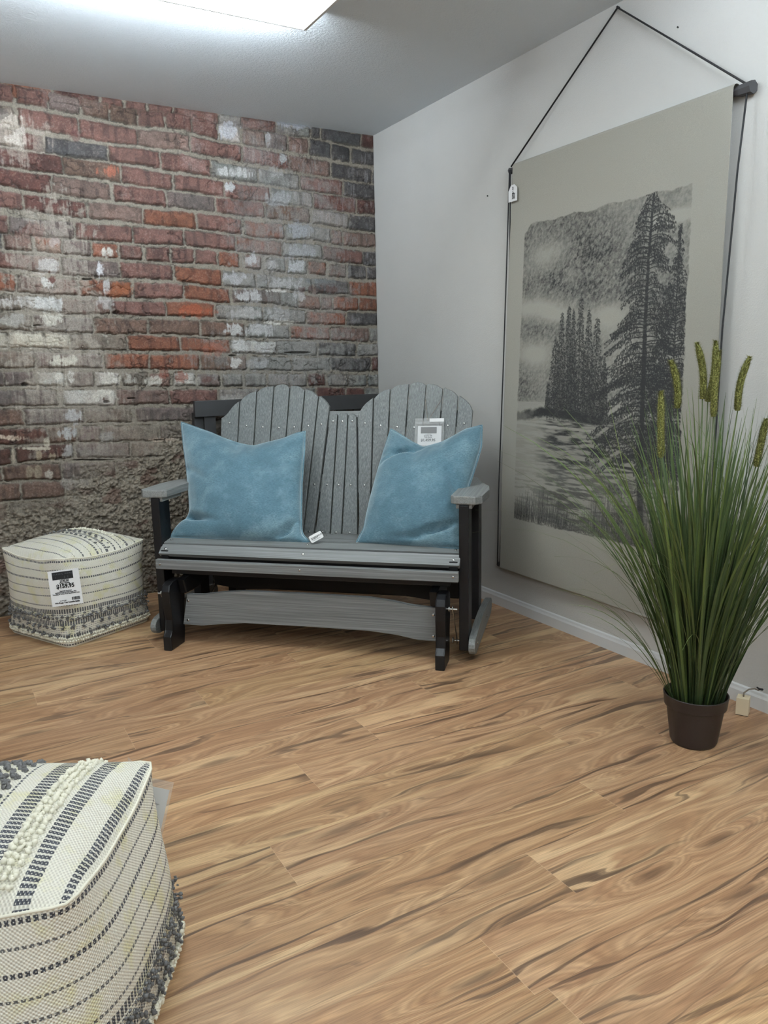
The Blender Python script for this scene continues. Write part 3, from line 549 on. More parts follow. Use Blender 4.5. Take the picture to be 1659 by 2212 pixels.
# ------------------------------------------------------------------ text helper
def text_mesh(txt, size, mat, parent, mtx, name='printing', bold=0., align='CENTER', sx=1.):
    cu = bpy.data.curves.new(name, 'FONT'); cu.body = txt; cu.size = size; cu.align_x = align; cu.offset = bold; cu.resolution_u = 2; cu.extrude = .0002
    ob = bpy.data.objects.new(name, cu); COL.objects.link(ob); dg = bpy.context.evaluated_depsgraph_get(); dg.update()
    me = bpy.data.meshes.new_from_object(ob.evaluated_get(dg)); bpy.data.objects.remove(ob, do_unlink=True); bpy.data.curves.remove(cu)
    me.name = name
    for v in me.vertices: v.co.x *= sx
    me.transform(mtx); me.materials.clear(); me.materials.append(mat)
    o = bpy.data.objects.new(name, me); COL.objects.link(o); o.parent = parent; return o
def card_frame(TLp, TRp, BLp):
    """matrix mapping card coords (metres, origin top-left, y down negative) onto the card plane"""
    TLp, TRp, BLp = map(Vector, (TLp, TRp, BLp)); x = (TRp-TLp).normalized(); d = (TLp-BLp); y = (d-x*d.dot(x)).normalized(); z = x.cross(y)
    m = Matrix((( x.x, y.x, z.x, TLp.x), (x.y, y.y, z.y, TLp.y), (x.z, y.z, z.z, TLp.z), (0, 0, 0, 1))); return m, (TRp-TLp).length, d.length
def flat(name, x0, x1, y0, y1, z, mat, parent, m, th=.0004, r=0):
    bm = bmesh.new()
    if r:
        pts = []
        for cx, cy, a0 in ((x1-r, y1-r, 0), (x0+r, y1-r, 90), (x0+r, y0+r, 180), (x1-r, y0+r, 270)):
            for k in range(5): a = math.radians(a0+k*22.5); pts.append((cx+r*math.cos(a), cy+r*math.sin(a)))
        prism(bm, pts, z-th, z, lambda a, b, d: (a, b, d), 0)
    else: box(bm, x0, x1, y0, y1, z-th, z)
    bmesh.ops.transform(bm, matrix=m, verts=bm.verts); return bm_obj(name, bm, mat, parent)
def barcode(x0, x1, y0, y1, z, parent, m, seed=1):
    bm = bmesh.new(); r = random.Random(seed); x = x0
    while x < x1:
        w = r.choice([1, 1, 2, 3])*(x1-x0)/46; box(bm, x, min(x+w, x1), y0, y1, z-.0002, z+.0002); x += w+r.choice([1, 1, 2])*(x1-x0)/46
    bmesh.ops.transform(bm, matrix=m, verts=bm.verts); bm_obj('barcode', bm, M_ink, parent)
def price_card(e, TLp, TRp, BLp, lines, W=None, rows=True, seed=1, logo=True):
    m, W, Hh = card_frame(TLp, TRp, BLp); m = e.matrix_world.inverted()@m if False else Matrix.Translation(-Vector(e.location))@m
    flat('paper', 0, W, -Hh, 0, 0, M_white, e, m)
    if logo:
        lg = flat('logo_panel', W*.13, W*.80, -Hh*.26, -Hh*.045, .0006, M_ink, e, m)
        text_mesh('C L A S S I C   H O M E', W*.062, M_inkg, lg, m@Matrix.Translation((W*.465, -Hh*.125, .001)), 'logo_lettering')
        for k in (.24, .52, .63): flat('logo_mark', W*k, W*k+.0008, -Hh*.23, -Hh*.17, .0009, M_inkg, lg, m)
    for tx, fx, fy, sz, bd in lines: text_mesh(tx, W*sz, M_ink, e, m@Matrix.Translation((W*fx, -Hh*fy, .0008)), 'printing', bd)
    return m, W, Hh

bpy.context.view_layer.update()
# pillow swing tag
p0 = B3(.0, .17, .475); nf = -np.array([F_[0], F_[1], .0]); 
tg = [on_plane(x, y, p0, nf-np.array([0, 0, -.5])) for x, y in [(666, 1160), (692, 1146), (671, 1175)]]
m, W, Hh = card_frame(*tg); m = Matrix.Translation(-Vector(c1))@m
sg = flat('swing_tag', 0, W, -Hh, 0, 0, M_white, e1, m, .0006, .006); sg['label'] = 'white rounded barcode tag'
barcode(W*.10, W*.62, -Hh*.66, -Hh*.34, .0005, sg, m, 3)
text_mesh('$59.95', W*.15, M_ink, sg, m@Matrix.Translation((W*.78, -Hh*.55, .0006)), 'printing', .0002)
text_mesh('THROW PILLOW', W*.085, M_ink, sg, m@Matrix.Translation((W*.45, -Hh*.84, .0006)), 'printing')

# price tag hanging on the glider back, plastic sleeve + string
e = empty('price_tag', tuple(B3(.44, .66, .80))); tag(e, 'white $1,459.95 price tag in clear sleeve hanging on the glider back', 'tag')
nb = WX*-1+np.array([0, 0, .30]); q0 = B3(.44, bw(.9)-.012, .90)
c4 = [on_plane(x, y, q0, nb) for x, y in [(903, 920), (954, 919.5), (898, 983)]]
m, W, Hh = price_card(e, *c4, [('Compare At', .44, .305, .055, .0), ('$1,811.38', .44, .365, .085, .0003), ('Our Price', .45, .42, .075, .0003), ('$1,459.95', .45, .53, .155, .0006), ('Wildridge Glider Bench', .45, .70, .06, 0), ('We Keep You Comfortable', .48, .95, .06, .0002)])
barcode(W*.6, W*.92, -Hh*.88, -Hh*.78, .0006, e, m, 5)
sl = [on_plane(x, y, B3(.44, bw(.9)-.016, .90), nb) for x, y in [(899, 904), (958, 903), (895, 999)]]
ms, Ws, Hs = card_frame(*sl); ms = Matrix.Translation(-Vector(e.location))@ms
so = flat('plastic_sleeve', -.004, Ws+.004, -Hs-.004, 0, .002, M_clear, e, ms, .0006)
flat('fold_strip', -.002, Ws+.002, -.028, -.016, .0045, M_clear, e, ms, .0015); flat('fold_strip', Ws*.5, Ws+.003, -.018, -.002, .005, M_white, e, ms, .0006)
bm = bmesh.new(); pk = on_plane(924, 909, q0, nb)
for x, y in ((919, 862), (953, 864)): tube(bm, [Vector(pk-e.location), Vector(on_plane(x, y, B3(.44, bw(1.0)-.003, 1.0), nb)-np.array(e.location))], .0011, 5)
bm_obj('string', bm, M_jute, e)

# ------------------------------------------------------------------ black slatted bench back standing behind the glider
e = empty('bench_back', (-.63, -.12, 0)); tag(e, 'black wooden bench back with upright slats standing at the brick wall', 'bench back')
def wb(name, x0, x1, y0, y1, z0, z1):
    bm = bmesh.new(); box(bm, x0+.63, x1+.63, y0+.12, y1+.12, z0, z1, .003); return bm_obj(name, bm, M_dwood, e)
wb('top_rail', -1.186, -.055, -.135, -.105, .955, 1.040)
for x in (-1.182, -.115): wb('post', x, x+.05, -.100, -.05, 0, .975)
for k in range(9): x = -1.145+.113*k; wb('slat', x+.012, x+.075, -.118, -.102, .50, .958)
wb('bottom_rail', -1.13, -.115, -.128, -.10, .43, .50)

# ------------------------------------------------------------------ poufs
def pouf_mat(name, kind):
    t = NT(name, .85); uv = t.n('UVMap', uv_map='UVMap').outputs[0]; s = t.sep(uv); u, v = s[0], s[1]
    wn = t.noise(t.coord(), 6, 2); v2 = t.math('ADD', v, t.math('MULTIPLY', t.math('SUBTRACT', wn, .5), .006))
    # weave: offset rows of small bumps (u, v are metres)
    fr = 2*math.pi/.0075
    hu = t.math('SINE', t.math('MULTIPLY', u, fr)); hv = t.math('SINE', t.math('MULTIPLY', v, fr*1.15)); weave = t.math('MULTIPLY_ADD', t.math('MULTIPLY', hu, hv), .5, .5)
    yel = t.noise(t.scale(t.coord(), (16, 16, 16)), 1, 3, .6)
    base = t.mix(t.ramp(yel, [(.52, 0.), (.68, .6)]), L4(240, 238, 226), L4(228, 224, 160)); base = t.mix(t.ramp(weave, [(.25, .5), (.6, 0.)]), base, L4(176, 173, 160))
    D = 0.; W1 = 1.
    if kind == 'side': # v: 0 bottom .. .40 top, metres
        lines = [(.390, .0045, 1), (.352, .0026, .9), (.312, .0042, 1), (.272, .0024, .9), (.236, .003, .9), (.192, .003, .9), (.164, .010, 1), (.148, .0015, 1), (.138, .0015, 1), (.128, .0015, 1), (.112, .0115, 1), (.090, .0012, .9), (.082, .0012, .9), (.073, .0012, .9), (.064, .0012, .9), (.054, .006, 1), (.014, .004, 1)]
    else: # v: distance from the striped edge across the top
        lines = [(.010, .0042, 1), (.030, .0065, 1), (.092, .013, 1), (.166, .014, 1), (.215, .0025, 1), (.31, .004, 1), (.35, .002, .8), (.39, .003, 1)] if kind == 'topn' else \
                [(.008, .004, 1), (.05, .0028, 1), (.092, .0015, .8), (.135, .004, 1), (.175, .0018, .8), (.212, .005, 1), (.235, .0015, 1), (.262, .007, 1), (.305, .004, 1), (.335, .003, 1), (.375, .006, 1), (.42, .003, 1)]
    mask = None
    for p, hwid, k in lines:
        d = t.math('ABSOLUTE', t.math('SUBTRACT', v2, p)); mm = t.math('MULTIPLY', t.math('LESS_THAN', d, hwid), k); mask = mm if mask is None else t.math('MAXIMUM', mask, mm)
    dots = t.ramp(weave, [(.36, 1.), (.62, .25)]) if kind != 'x' else None
    du = t.math('GREATER_THAN', t.math('SINE', t.math('MULTIPLY', u, 2*math.pi/.011)), -.45)
    mask = t.math('MULTIPLY', mask, t.math('MULTIPLY_ADD', du, .85, .15)); sp = t.math('MULTIPLY', mask, t.ramp(weave, [(.70, 1.), (.9, .3)]), clamp=True)
    c = t.mix(sp, base, t.mix(wn, L4(44, 47, 56), L4(84, 86, 92))); t.color(c); t.bump(weave, .6, .0035); return t.m
M_ps = pouf_mat('woven_side', 'side'); M_pt = pouf_mat('woven_top', 'top'); M_pt2 = pouf_mat('woven_top_bold', 'topn')
M_tuftg = plain('grey_yarn', (108, 108, 108), .95); M_tuftw = plain('cream_yarn', (240, 238, 222), .95)
def make_pouf(cx, cy, rz, S, Hh, label, topmat, near):
    e = empty('pouf', (cx, cy, 0), rz); tag(e, label, 'pouf', 'square woven poufs'); h = S/2
    N = 160; M = 44
    def ring(th, v):
        # horizontal outline of the side at height fraction v (0..1)
        n = 3.6+5.5*abs(2*v-1)**3+7*abs(2*v-1)**14; c, s_ = math.cos(th), math.sin(th); r = (abs(c)**n+abs(s_)**n)**(-1/n)
        k = .93+(.105*max(0, math.sin(math.pi*min(max(v, 0), 1)))**1.2+.145*(1-v) if near else .10*max(0, math.sin(math.pi*min(max(v, 0), 1)))**.75)
        if v < .08: k *= 1-.03*(1-v/.08)**2
        return h*k*r*c, h*k*r*s_
    P = np.zeros((M+1, N+1, 3)); UV = np.zeros((M+1, N+1, 2)); sag = lambda th: .012*math.cos(2*th)**2
    for j in range(M+1):
        v = j/M; ul = 0; last = None
        for i in range(N+1):
            th = 2*math.pi*i/N+math.pi/4; x, y = ring(th, v)
            corner = abs(math.sin(2*th))**6
            z = v*Hh+(.020*corner-.010)*v**3-(.0)*v+ (.004*math.sin(3*th+v*4))*math.sin(math.pi*v)
            P[j, i] = (x, y, z)
        UV[j, :, 1] = v*.40
    d = np.r_[0, np.cumsum(np.linalg.norm(np.diff(P[M//2, :, :2], axis=0), axis=1))]; UV[:, :, 0] = d[None, :]
    grid_obj('side_panel', P, M_ps, e, uv=UV)
    # top cushion panel: square grid mapped inside the top outline
    G = 48; T = np.zeros((G+1, G+1, 3)); TU = np.zeros((G+1, G+1, 2)); nn = 16.1
    for j in range(G+1):
        for i in range(G+1):
            a, b = 2*i/G-1, 2*j/G-1; mx = max(abs(a), abs(b), 1e-6); th = math.atan2(b, a); x, y = ring(th, 1.); rr = math.hypot(a, b)/ (mx*math.hypot(1, min(abs(a), abs(b))/mx)) if 0 else mx
            x, y = x*rr, y*rr
            corner = abs(math.sin(2*th))**6
            z = Hh+(.020*corner-.010)*rr**6+.062*((1-abs(a)**2.4)*(1-abs(b)**2.4))**.62
            T[j, i] = (x, y, z); TU[j, i] = (y+h, x+h)
    grid_obj('top_panel', T, topmat, e, uv=TU)
    def top_at(x, y):
        i = int(np.clip((x/h/.93*.5+.5)*G, 0, G)); j = int(np.clip((y/h/.93*.5+.5)*G, 0, G)); return T[j, i]
    # bottom
    mesh_obj('base_panel', [(*ring(2*math.pi*i/24, 0), .002) for i in range(24)], [tuple(range(24))[::-1]], M_tuftw, e)
    # seam piping
    bm = bmesh.new(); tube(bm, [Vector(P[M, i])+Vector((0, 0, .001)) for i in range(0, N, 2)], .0026, 6, closed=True); bm_obj('seam_piping', bm, M_tuftw, e, True)
    r = random.Random(5 if near else 6)
    def blob(bm, p, rad, flat_=1.):
        q = bmesh.ops.create_icosphere(bm, subdivisions=1, radius=rad)['verts']
        for v in q: v.co *= r.uniform(.62, 1.25)
        bmesh.ops.translate(bm, vec=p, verts=q)
    def side_pt(uu, vv):
        th = 2*math.pi*uu+math.pi/4; x, y = ring(th, vv); n = Vector((x, y, 0)).normalized(); return Vector((x, y, vv*Hh)), n
    # yarn tufts on the sides
    bmg = bmesh.new(); bmw = bmesh.new()
    cnt = 84
    for k in range(cnt):
        uu = k/cnt
        for vv, zig in ((.345, .010), (.195, .045)):
            p, n = side_pt(uu, vv+(zig if k % 2 else -zig))
            for q in range(9 if near else 5): blob(bmg, p+n*r.uniform(.001, .009)+Vector((r.uniform(-.007, .007), r.uniform(-.007, .007), r.uniform(-.012, .012))), r.uniform(.0032, .0052)*(1 if near else 1.35))
    for k in range(int(cnt*2.1)):
        uu = k/(cnt*2.1)
        for dv in (-.016, .016):
            p, n = side_pt(uu+dv*.1, .092+dv)
            for q in range(3): blob(bmw, p+n*.004+Vector((r.uniform(-.003, .003), r.uniform(-.003, .003), r.uniform(-.003, .003))), r.uniform(.0035, .0055))
    # on the top: rows of tufts (dark) and bobbles (cream) across
    def toprow(bm, xx, wd, rad, step, zig=0):
        y = -h*.86; k = 0
        while y < h*.86:
            for q in range(7 if bm is bmg else 3):
                p = top_at(xx+(zig if k % 2 else -zig)+r.uniform(-wd, wd), y); p = Vector(p); p.x = xx+(zig if k % 2 else -zig)+r.uniform(-wd, wd); p.y = y+r.uniform(-.005, .005); p.z += r.uniform(-.001, .004)
                blob(bm, p+Vector((0, 0, .002)), r.uniform(.55, .8)*rad)
            y += step; k += 1
    if near:
        for xx in (-h+.118, -h+.131, -h+.144): toprow(bmw, xx, .003, .0075, .0135)
        for xx in (-h+.238, -h+.262, -h+.290): toprow(bmg, xx, .007, .0065, .017, .006)
    else:
        toprow(bmg, -h+.235, .004, .0055, .034); toprow(bmg, -h+.285, .006, .0055, .020, .007)
        for xx in (-h+.345, -h+.357): toprow(bmw, xx, .003, .006, .012)
    tag(bm_obj('yarn_tufts', bmg, M_tuftg, e, True), kind='stuff'); tag(bm_obj('yarn_bobbles', bmw, M_tuftw, e, True), kind='stuff')
    return e
make_pouf(-1.880, -.388, math.radians(27), .500, .395, 'cream woven pouf with dark stripes on the floor by the brick wall', M_pt, False)
make_pouf(-2.372, -2.805, math.radians(150), .482, .40, 'large near cream pouf with bold grey stripes in the foreground', M_pt2, True)

# price card on far pouf
nf = -np.array([F_[0], F_[1], -.15]); q0 = np.array([-1.985, -.722, .3])
c4 = [on_plane(x, y, q0, nf) for x, y in [(102, 1235.5), (169, 1226.5), (109.5, 1312)]]
e = empty('price_tag', tuple(on_plane(142, 1305, q0, nf))); tag(e, 'white $159.95 price card on the front corner of the far pouf', 'tag')
bpy.context.view_layer.update()
m, W, Hh = price_card(e, *c4, [('Compare At', .50, .285, .06, .0), ('$195.00', .50, .338, .088, .0005), ('Our Price', .50, .388, .080, .0005), ('$159.95', .51, .505, .178, .0012), ('Seasonal Furniture', .5, .60, .052, .0003), ('M40204 Pouf M40204 Boxy PET', .5, .645, .052, .0003), ('Traveling to White Pouf Handwoven Cube', .5, .685, .05, .0003), ('602-001-0861', .38, .87, .04, .0001), ('We Keep You Comfortable', .5, .935, .070, .0005)])
barcode(W*.66, W*.93, -Hh*.87, -Hh*.785, .0006, e, m, 8)

# sleeve tag on near pouf
q0 = np.array([-2.03, -2.67, .3]); nf = -np.array([F_[0], F_[1], -.25])
e = empty('price_tag', tuple(on_plane(350, 1880, q0, nf))); tag(e, 'printed price card in a clear plastic sleeve hanging beside the near pouf', 'tag')
m, W, Hh = card_frame(*[on_plane(x, y, q0, nf) for x, y in [(310, 1676), (376, 1690), (316, 1898)]]); m = Matrix.Translation(-Vector(e.location))@m
flat('plastic_sleeve', 0, W, -Hh, 0, .002, M_clear, e, m, .0008)
flat('paper', .004, W-.006, -Hh+.006, -.018, 0, M_white, e, m)
for tx, fx, fy in (('PET', .40, .20), ('en Cube-', .50, .25), ('CT', .44, .29)): text_mesh(tx, .0075, M_ink, e, m@Matrix.Translation((W*fx, -Hh*fy, .0009)), 'printing', 0)
fl = [on_plane(x, y, q0, nf) for x, y in [(276, 1636), (300, 1660), (322, 1672), (278, 1660)]]
mesh_obj('sleeve_flap', [Vector(p)-e.location for p in fl]+[Vector(p)-e.location+Vector((.001, .001, 0)) for p in fl], [(0, 1, 2, 3), (7, 6, 5, 4), (0, 4, 5, 1), (1, 5, 6, 2), (2, 6, 7, 3), (3, 7, 4, 0)], M_clear, e)

# ------------------------------------------------------------------ wall hanging
t = NT('printed_canvas', .8); a = t.n('Attribute', attribute_name='col'); v = t.coord(); n = t.noise(v, 420, 2); t.color(t.mix(.35, a.outputs['Color'], t.mix(1., a.outputs['Color'], t.ramp(n, [(.3, .75), (.7, 1.2)]), 'MULTIPLY'))); t.bump(n, .1, .001); M_canvas = t.m
def build_art():
    nx, nz = 600, 925; s = np.linspace(0, 1, nx); z = np.linspace(2.062, .215, nz); Sx, Zx = np.meshgrid(s, z)
    k = (2.062-Zx)/1.847; Lf = 1.335-.06*k; Rt = 2.455+.008*k
    Y = -(Lf+(Rt-Lf)*Sx)                    # wall coordinate
    # fabric hang: stands off the wall on the rods, lightly rippled
    off = .034+.008*k+.006*np.sin(Sx*5+Zx*1.5)*sstep(0, .3, k)+.004*(fbm(Sx*5, Zx*4, 2, 70)-.5)
    off = off+0*k
    A = -Y; n_f = fbm(Sx*240, Zx*400, 2, 80); n_m = fbm(A*40, Zx*40, 4, 82); n_l = fbm(A*4.5, Zx*7, 4, 85)
    paper = lin((153, 151, 142)); ink = np.zeros_like(A)
    # pencil tone of sky, far hills and water
    diag = fbm((A+Zx*.9)*60, (A-Zx)*190*.5, 3, 90); hor = fbm(A*14, Zx*110, 3, 95)
    sky = .38+.55*(fbm(A*3.5+1, Zx*5.5, 3, 99)-.35)
    def band(a, z0, ra, rz): return np.exp(-((A-a)/ra)**2-((Zx-z0)/rz)**2)
    sky -= .55*band(1.50, 1.44, .14, .045)+.35*band(1.63, 1.40, .10, .03)+.55*band(1.95, 1.37, .12, .07)+.4*band(1.48, 1.24, .13, .05)+.30*band(1.58, 1.66, .12, .06)+.25*band(1.72, 1.55, .05, .04)+.6*band(2.24, 1.70, .10, .022)+.3*band(2.05,1.2,.1,.1)
    sky += .22*band(1.55, 1.55, .13, .05)+.25*band(1.75, 1.50, .2, .05)+.22*band(1.85, 1.62, .15, .05)+.15*band(1.55, 1.34, .14, .04)+.2*band(1.9, 1.44, .1, .03)+.25*band(1.43, 1.10, .08, .12)
    sky = np.clip(sky, .02, .8)*(.35+1.25*np.clip(diag*1.3-.1+.25*(n_f-.5), 0, 1))
    ink = np.where(Zx > 1.03, sky, ink)
    wat = .10+.42*sstep(1.50, 1.66, A+.05*(hor-.5))*sstep(.985, .95, Zx)
    wat = wat*(.35+1.3*sstep(.35, .65, hor))+.05; wat *= 1-.45*sstep(.80, .66, Zx); wat += .25*sstep(.50, .56, hor)*sstep(.75, .62, Zx)
    lake = .10+.22*sstep(.45, .6, hor)*sstep(1.0, 1.06, Zx)
    tr = sstep(1.045, 1.015, Zx); ink = ink*(1-tr)+np.where(Zx > .985, lake, wat)*tr
    # shore strip
    shz = .962+.012*np.sin(A*9)+(n_m-.5)*.02
    sh = sstep(.03, .012, np.abs(Zx-shz-.012*sstep(1.42, 1.6, A)))*sstep(2.02, 1.9, A)*(.45+.35*n_m+.3*sstep(1.40, 1.55, A)); ink = np.maximum(ink, sh)
    ink = np.where(np.abs(Zx-(.93-.03*(A-1.45)))<.005, ink*.25, ink)
    # stamp strokes
    dA = (Rt-Lf).mean()/nx; dZ = 1.847/nz
    def to_ij(a, zz):
        kk = (2.062-zz)/1.847; lf = 1.335-.06*kk; rt = 2.455+.008*kk; return (a-lf)/(rt-lf)*(nx-1), (2.062-zz)/dZ
    rnd = random.Random(4)
    def stamp(a, zz, r, dens, ar=1., ang=0.):
        i, j = to_ij(a, zz); ri = r*max(ar, 1)/dA+1; rj = ri
        i0, i1, j0, j1 = max(0, int(i-ri)), min(nx, int(i+ri)+2), max(0, int(j-rj)), min(nz, int(j+rj)+2)
        if i1 <= i0 or j1 <= j0: return
        yy, xx = np.mgrid[j0:j1, i0:i1]; dx = (xx-i)*dA; dy = -(yy-j)*dZ; c, s_ = math.cos(ang), math.sin(ang); p = (dx*c+dy*s_)/(r*ar); q = (-dx*s_+dy*c)/r
        m = np.clip(1.4-(p*p+q*q), 0, 1)*dens; ink[j0:j1, i0:i1] = np.maximum(ink[j0:j1, i0:i1], m)
    def line(a0, z0, a1, z1, r0, r1, dens):
        n = max(2, int(math.hypot(a1-a0, z1-z0)/.0035))
        for k_ in range(n+1): f = k_/n; stamp(a0+(a1-a0)*f, z0+(z1-z0)*f, r0+(r1-r0)*f, dens*rnd.uniform(.85, 1.05))
    def spire(a, zt, zb, wmax, dens):
        line(a, zt, a, zb, .0018, .0045, dens); zz = zt-.012
        while zz > zb+.015:
            f = (zt-zz)/(zt-zb); w = wmax*(.12+.88*f**.8)
            for sg_ in (-1, 1):
                for q in range(int(3+14*f)):
                    d = rnd.uniform(.0, 1)*w; stamp(a+sg_*d, zz-.2*d+rnd.uniform(-.008, .008), rnd.uniform(.0022, .0042), dens*rnd.uniform(.6, 1.1), rnd.uniform(1, 2.2), sg_*-.6)
            zz -= .0062
    for a, zt, w in ((1.640, 1.31, .052), (1.675, 1.41, .04), (1.715, 1.44, .04), (1.742, 1.42, .035), (1.783, 1.475, .05), (1.832, 1.415, .045), (1.878, 1.375, .055), (1.60, 1.12, .02), (1.925, 1.22, .03), (1.66, 1.22, .06), (1.81, 1.25, .08), (1.74, 1.25, .07), (1.87, 1.2, .06)): spire(a, zt, .965, w, .88)
    for a in np.arange(1.60, 1.94, .013): line(a, 1.02, a+rnd.uniform(-.003, .003), .955, .002, .002, .9)
    line(1.597, 1.05, 1.597, .968, .002, .002, .8)
    # large foreground spruce and its neighbour
    tx = lambda zz: float(np.interp(zz, [.50, .70, 1.00, 1.30, 1.55, 1.80], [2.150, 2.134, 2.130, 2.126, 2.130, 2.145]))
    def big(txf, zt, zb, wl, wr, rt0, rt1, step, right_lim):
        zz = zt
        n = int((zt-zb)/.004)
        for k_ in range(n): f = k_/n; z1 = zt-(zt-zb)*f; stamp(txf(z1)+rnd.uniform(-.002, .002), z1, rt0+(rt1-rt0)*f, rnd.uniform(.78, .98), 1)
        zz = zt-.006
        while zz > zb+.02:
            f = (zt-zz)/(zt-zb)
            for sg_, wf in ((-1, wl), (1, wr)):
                Lb = float(wf(zz))*rnd.choice([.45, .7, .9, 1.0, 1.1]); droop = rnd.uniform(.05, .40)+.30*f; a0 = txf(zz); n = int(Lb/.004)+2; gap = rnd.uniform(.1, .4)
                for k_ in range(n):
                    g_ = k_/n; a = a0+sg_*Lb*g_; zb_ = zz+.018*math.sin(g_*2.6)-droop*Lb*g_**1.5
                    if a > right_lim: continue
                    stamp(a, zb_, .0016+.0016*(1-g_), .95)
                    if g_ > gap or f > .55:
                        for q in range(3):
                            dz = rnd.uniform(-.004, .022)*(1-.3*g_); stamp(a+rnd.uniform(-.004, .004)-sg_*dz*.35, zb_-dz, rnd.uniform(.0018, .0034), rnd.uniform(.65, 1.05), rnd.uniform(1.2, 2.6), 1.25*-sg_+rnd.uniform(-.5, .5))
            zz -= step*rnd.uniform(.5, 1.5)
    wl = lambda zz: np.interp(zz, [.78, .90, 1.0, 1.15, 1.30, 1.40, 1.50, 1.58, 1.64, 1.75, 1.80], [.20, .30, .27, .24, .21, .12, .15, .16, .09, .07, .02])
    wr = lambda zz: np.interp(zz, [.78, .90, 1.0, 1.15, 1.30, 1.40, 1.50, 1.58, 1.64, 1.75, 1.80], [.16, .18, .18, .18, .15, .10, .12, .10, .11, .09, .03])
    big(tx, 1.795, .80, wl, wr, .0060, .018, .0135, 2.318)
    for k_ in range(80): z1 = .82-.34*k_/80; stamp(tx(z1), z1, .020, rnd.uniform(.7, .92))
    w2 = lambda zz: np.interp(zz, [.8, 1.2, 1.4, 1.5, 1.64], [.16, .12, .07, .04, .01]); big(lambda zz: 2.272-.01*(1.6-zz), 1.66, .75, w2, w2, .003, .008, .0120, 2.315)
    for zz, dr, L_ in ((1.26, .1, .13), (1.33, -.1, .08), (.73, -.2, .16), (.69, .3, .1)): line(tx(zz), zz, tx(zz)+(L_ if zz > 1 else -L_), zz-dr*L_, .003, .0015, .9)
    for q in range(30): stamp(2.00+rnd.uniform(-.03, .03), .70+rnd.uniform(-.02, .02), .003, .85, 2, 1)
    # reeds
    for q in range(900):
        a = rnd.uniform(1.385, 2.31); hh = (.05+.09*abs(math.sin(a*7))+.06*sstep(1.75, 2.0, a))*rnd.uniform(.4, 1.3)
        line(a, .478+rnd.uniform(0, .03), a+rnd.uniform(-.004, .02), .478+float(hh), .0022, .0012, rnd.uniform(.55, .95))
    # picture border
    zt = 1.800+(n_m-.5)*.014-.03*sstep(.06, 0, A-1.425)**2+.004*np.sin(A*30); zbm = .476+(n_m-.5)*.016
    lf = 1.425-.047*(1.8-Zx)/1.33+(n_m-.5)*.012; rt = 2.318+(n_m-.5)*.02
    inside = sstep(0, .006, A-lf)*sstep(0, .006, rt-A)*sstep(0, .006, zt-Zx)*sstep(0, .006, Zx-zbm)
    cut = band(2.29, 1.712, .07, .014); inside = inside*(1-.0*cut)
    ink = np.clip(ink*(.95+.25*n_f), 0, 1)*inside*.97
    col = paper*(1-ink[..., None])+lin((24, 26, 28))*ink[..., None]
    P = np.stack([-off, Y, Zx], -1); top = []; bot = []
    for a in np.linspace(math.pi*.9, .15, 8): # the cloth rolls over both rods
        r_ = P[0].copy(); r_[:, 0] = -.017+.017*math.cos(math.pi-a)*-1*-1; r_[:, 2] = P[0][:, 2]+.013*math.sin(a); top.append(r_)
        b_ = P[-1].copy(); b_[:, 0] = -.024+.019*math.cos(math.pi-a)*-1*-1; b_[:, 2] = P[-1][:, 2]-.014*math.sin(a); bot.append(b_)
    top = np.array([[0]]) if 0 else np.stack(top); bot = np.stack(bot)
    P = np.concatenate([top, P, bot[::-1]]); col = np.concatenate([np.repeat(col[:1], 8, 0), col, np.repeat(col[-1:], 8, 0)]); return P, col
e = empty('wall_hanging', (-.03, -1.9, .2)); tag(e, 'tall canvas wall hanging with a pencil drawing of pines by a lake', 'wall hanging')
P, colr = build_art(); P = P-np.array([-.03, -1.9, .2]); gobj = grid_obj('canvas', P, M_canvas, e, col=colr)
sm = gobj.modifiers.new('thick', 'SOLIDIFY'); sm.thickness = .0012
def WH(x, s_, z): return (x+.03, -s_+1.9, z-.2)
bm = bmesh.new(); tube(bm, [WH(-.020, 1.300, 2.052), WH(-.018, 1.33, 2.052), WH(-.018, 1.9, 2.052), WH(-.018, 2.45, 2.050), WH(-.022, 2.475, 2.048), WH(-.024, 2.52, 2.047)], [.015, .012, .011, .012, .019, .021], 7)
bm_obj('top_rod', bm, M_rod, e)
bm = bmesh.new(); tube(bm, [WH(-.024, 1.240, .220), WH(-.024, 1.27, .220), WH(-.024, 2.46, .216), WH(-.024, 2.50, .216)], [.013, .011, .011, .013], 7); bm_obj('bottom_rod', bm, M_rod, e)
bm = bmesh.new(); tube(bm, [WH(-.028, 1.316, 2.066), WH(-.010, 1.913, 2.498), WH(-.030, 2.495, 2.062)], .0038, 6); bm_obj('hanging_cord', bm, M_cord, e, True)
bm = bmesh.new(); tube(bm, [WH(.0, 1.913, 2.498), WH(-.014, 1.913, 2.500)], .004, 6); bm_obj('nail', bm, M_cord, e)
for a, b, dx in ((1.320, 1.262, -.044), (1.326, 1.280, -.030)):
    bm = bmesh.new(); tube(bm, [WH(-.040, a, 2.05), WH(dx, a-.012, 1.6), WH(dx, (a+b)/2, 1.2), WH(dx, b, .6), WH(-.044, b-.006, .225)], .0030, 6); bm_obj('side_cord', bm, M_cord, e, True)
for a, b, dx in ((2.502, 2.470, -.050),):
    bm = bmesh.new(); tube(bm, [WH(-.030, a, 2.03), WH(dx, a-.003, 1.8), WH(dx, 2.476, 1.3), WH(dx, b, .6), WH(-.044, b, .23)], .0034, 6); bm_obj('side_cord', bm, M_cord, e, True)
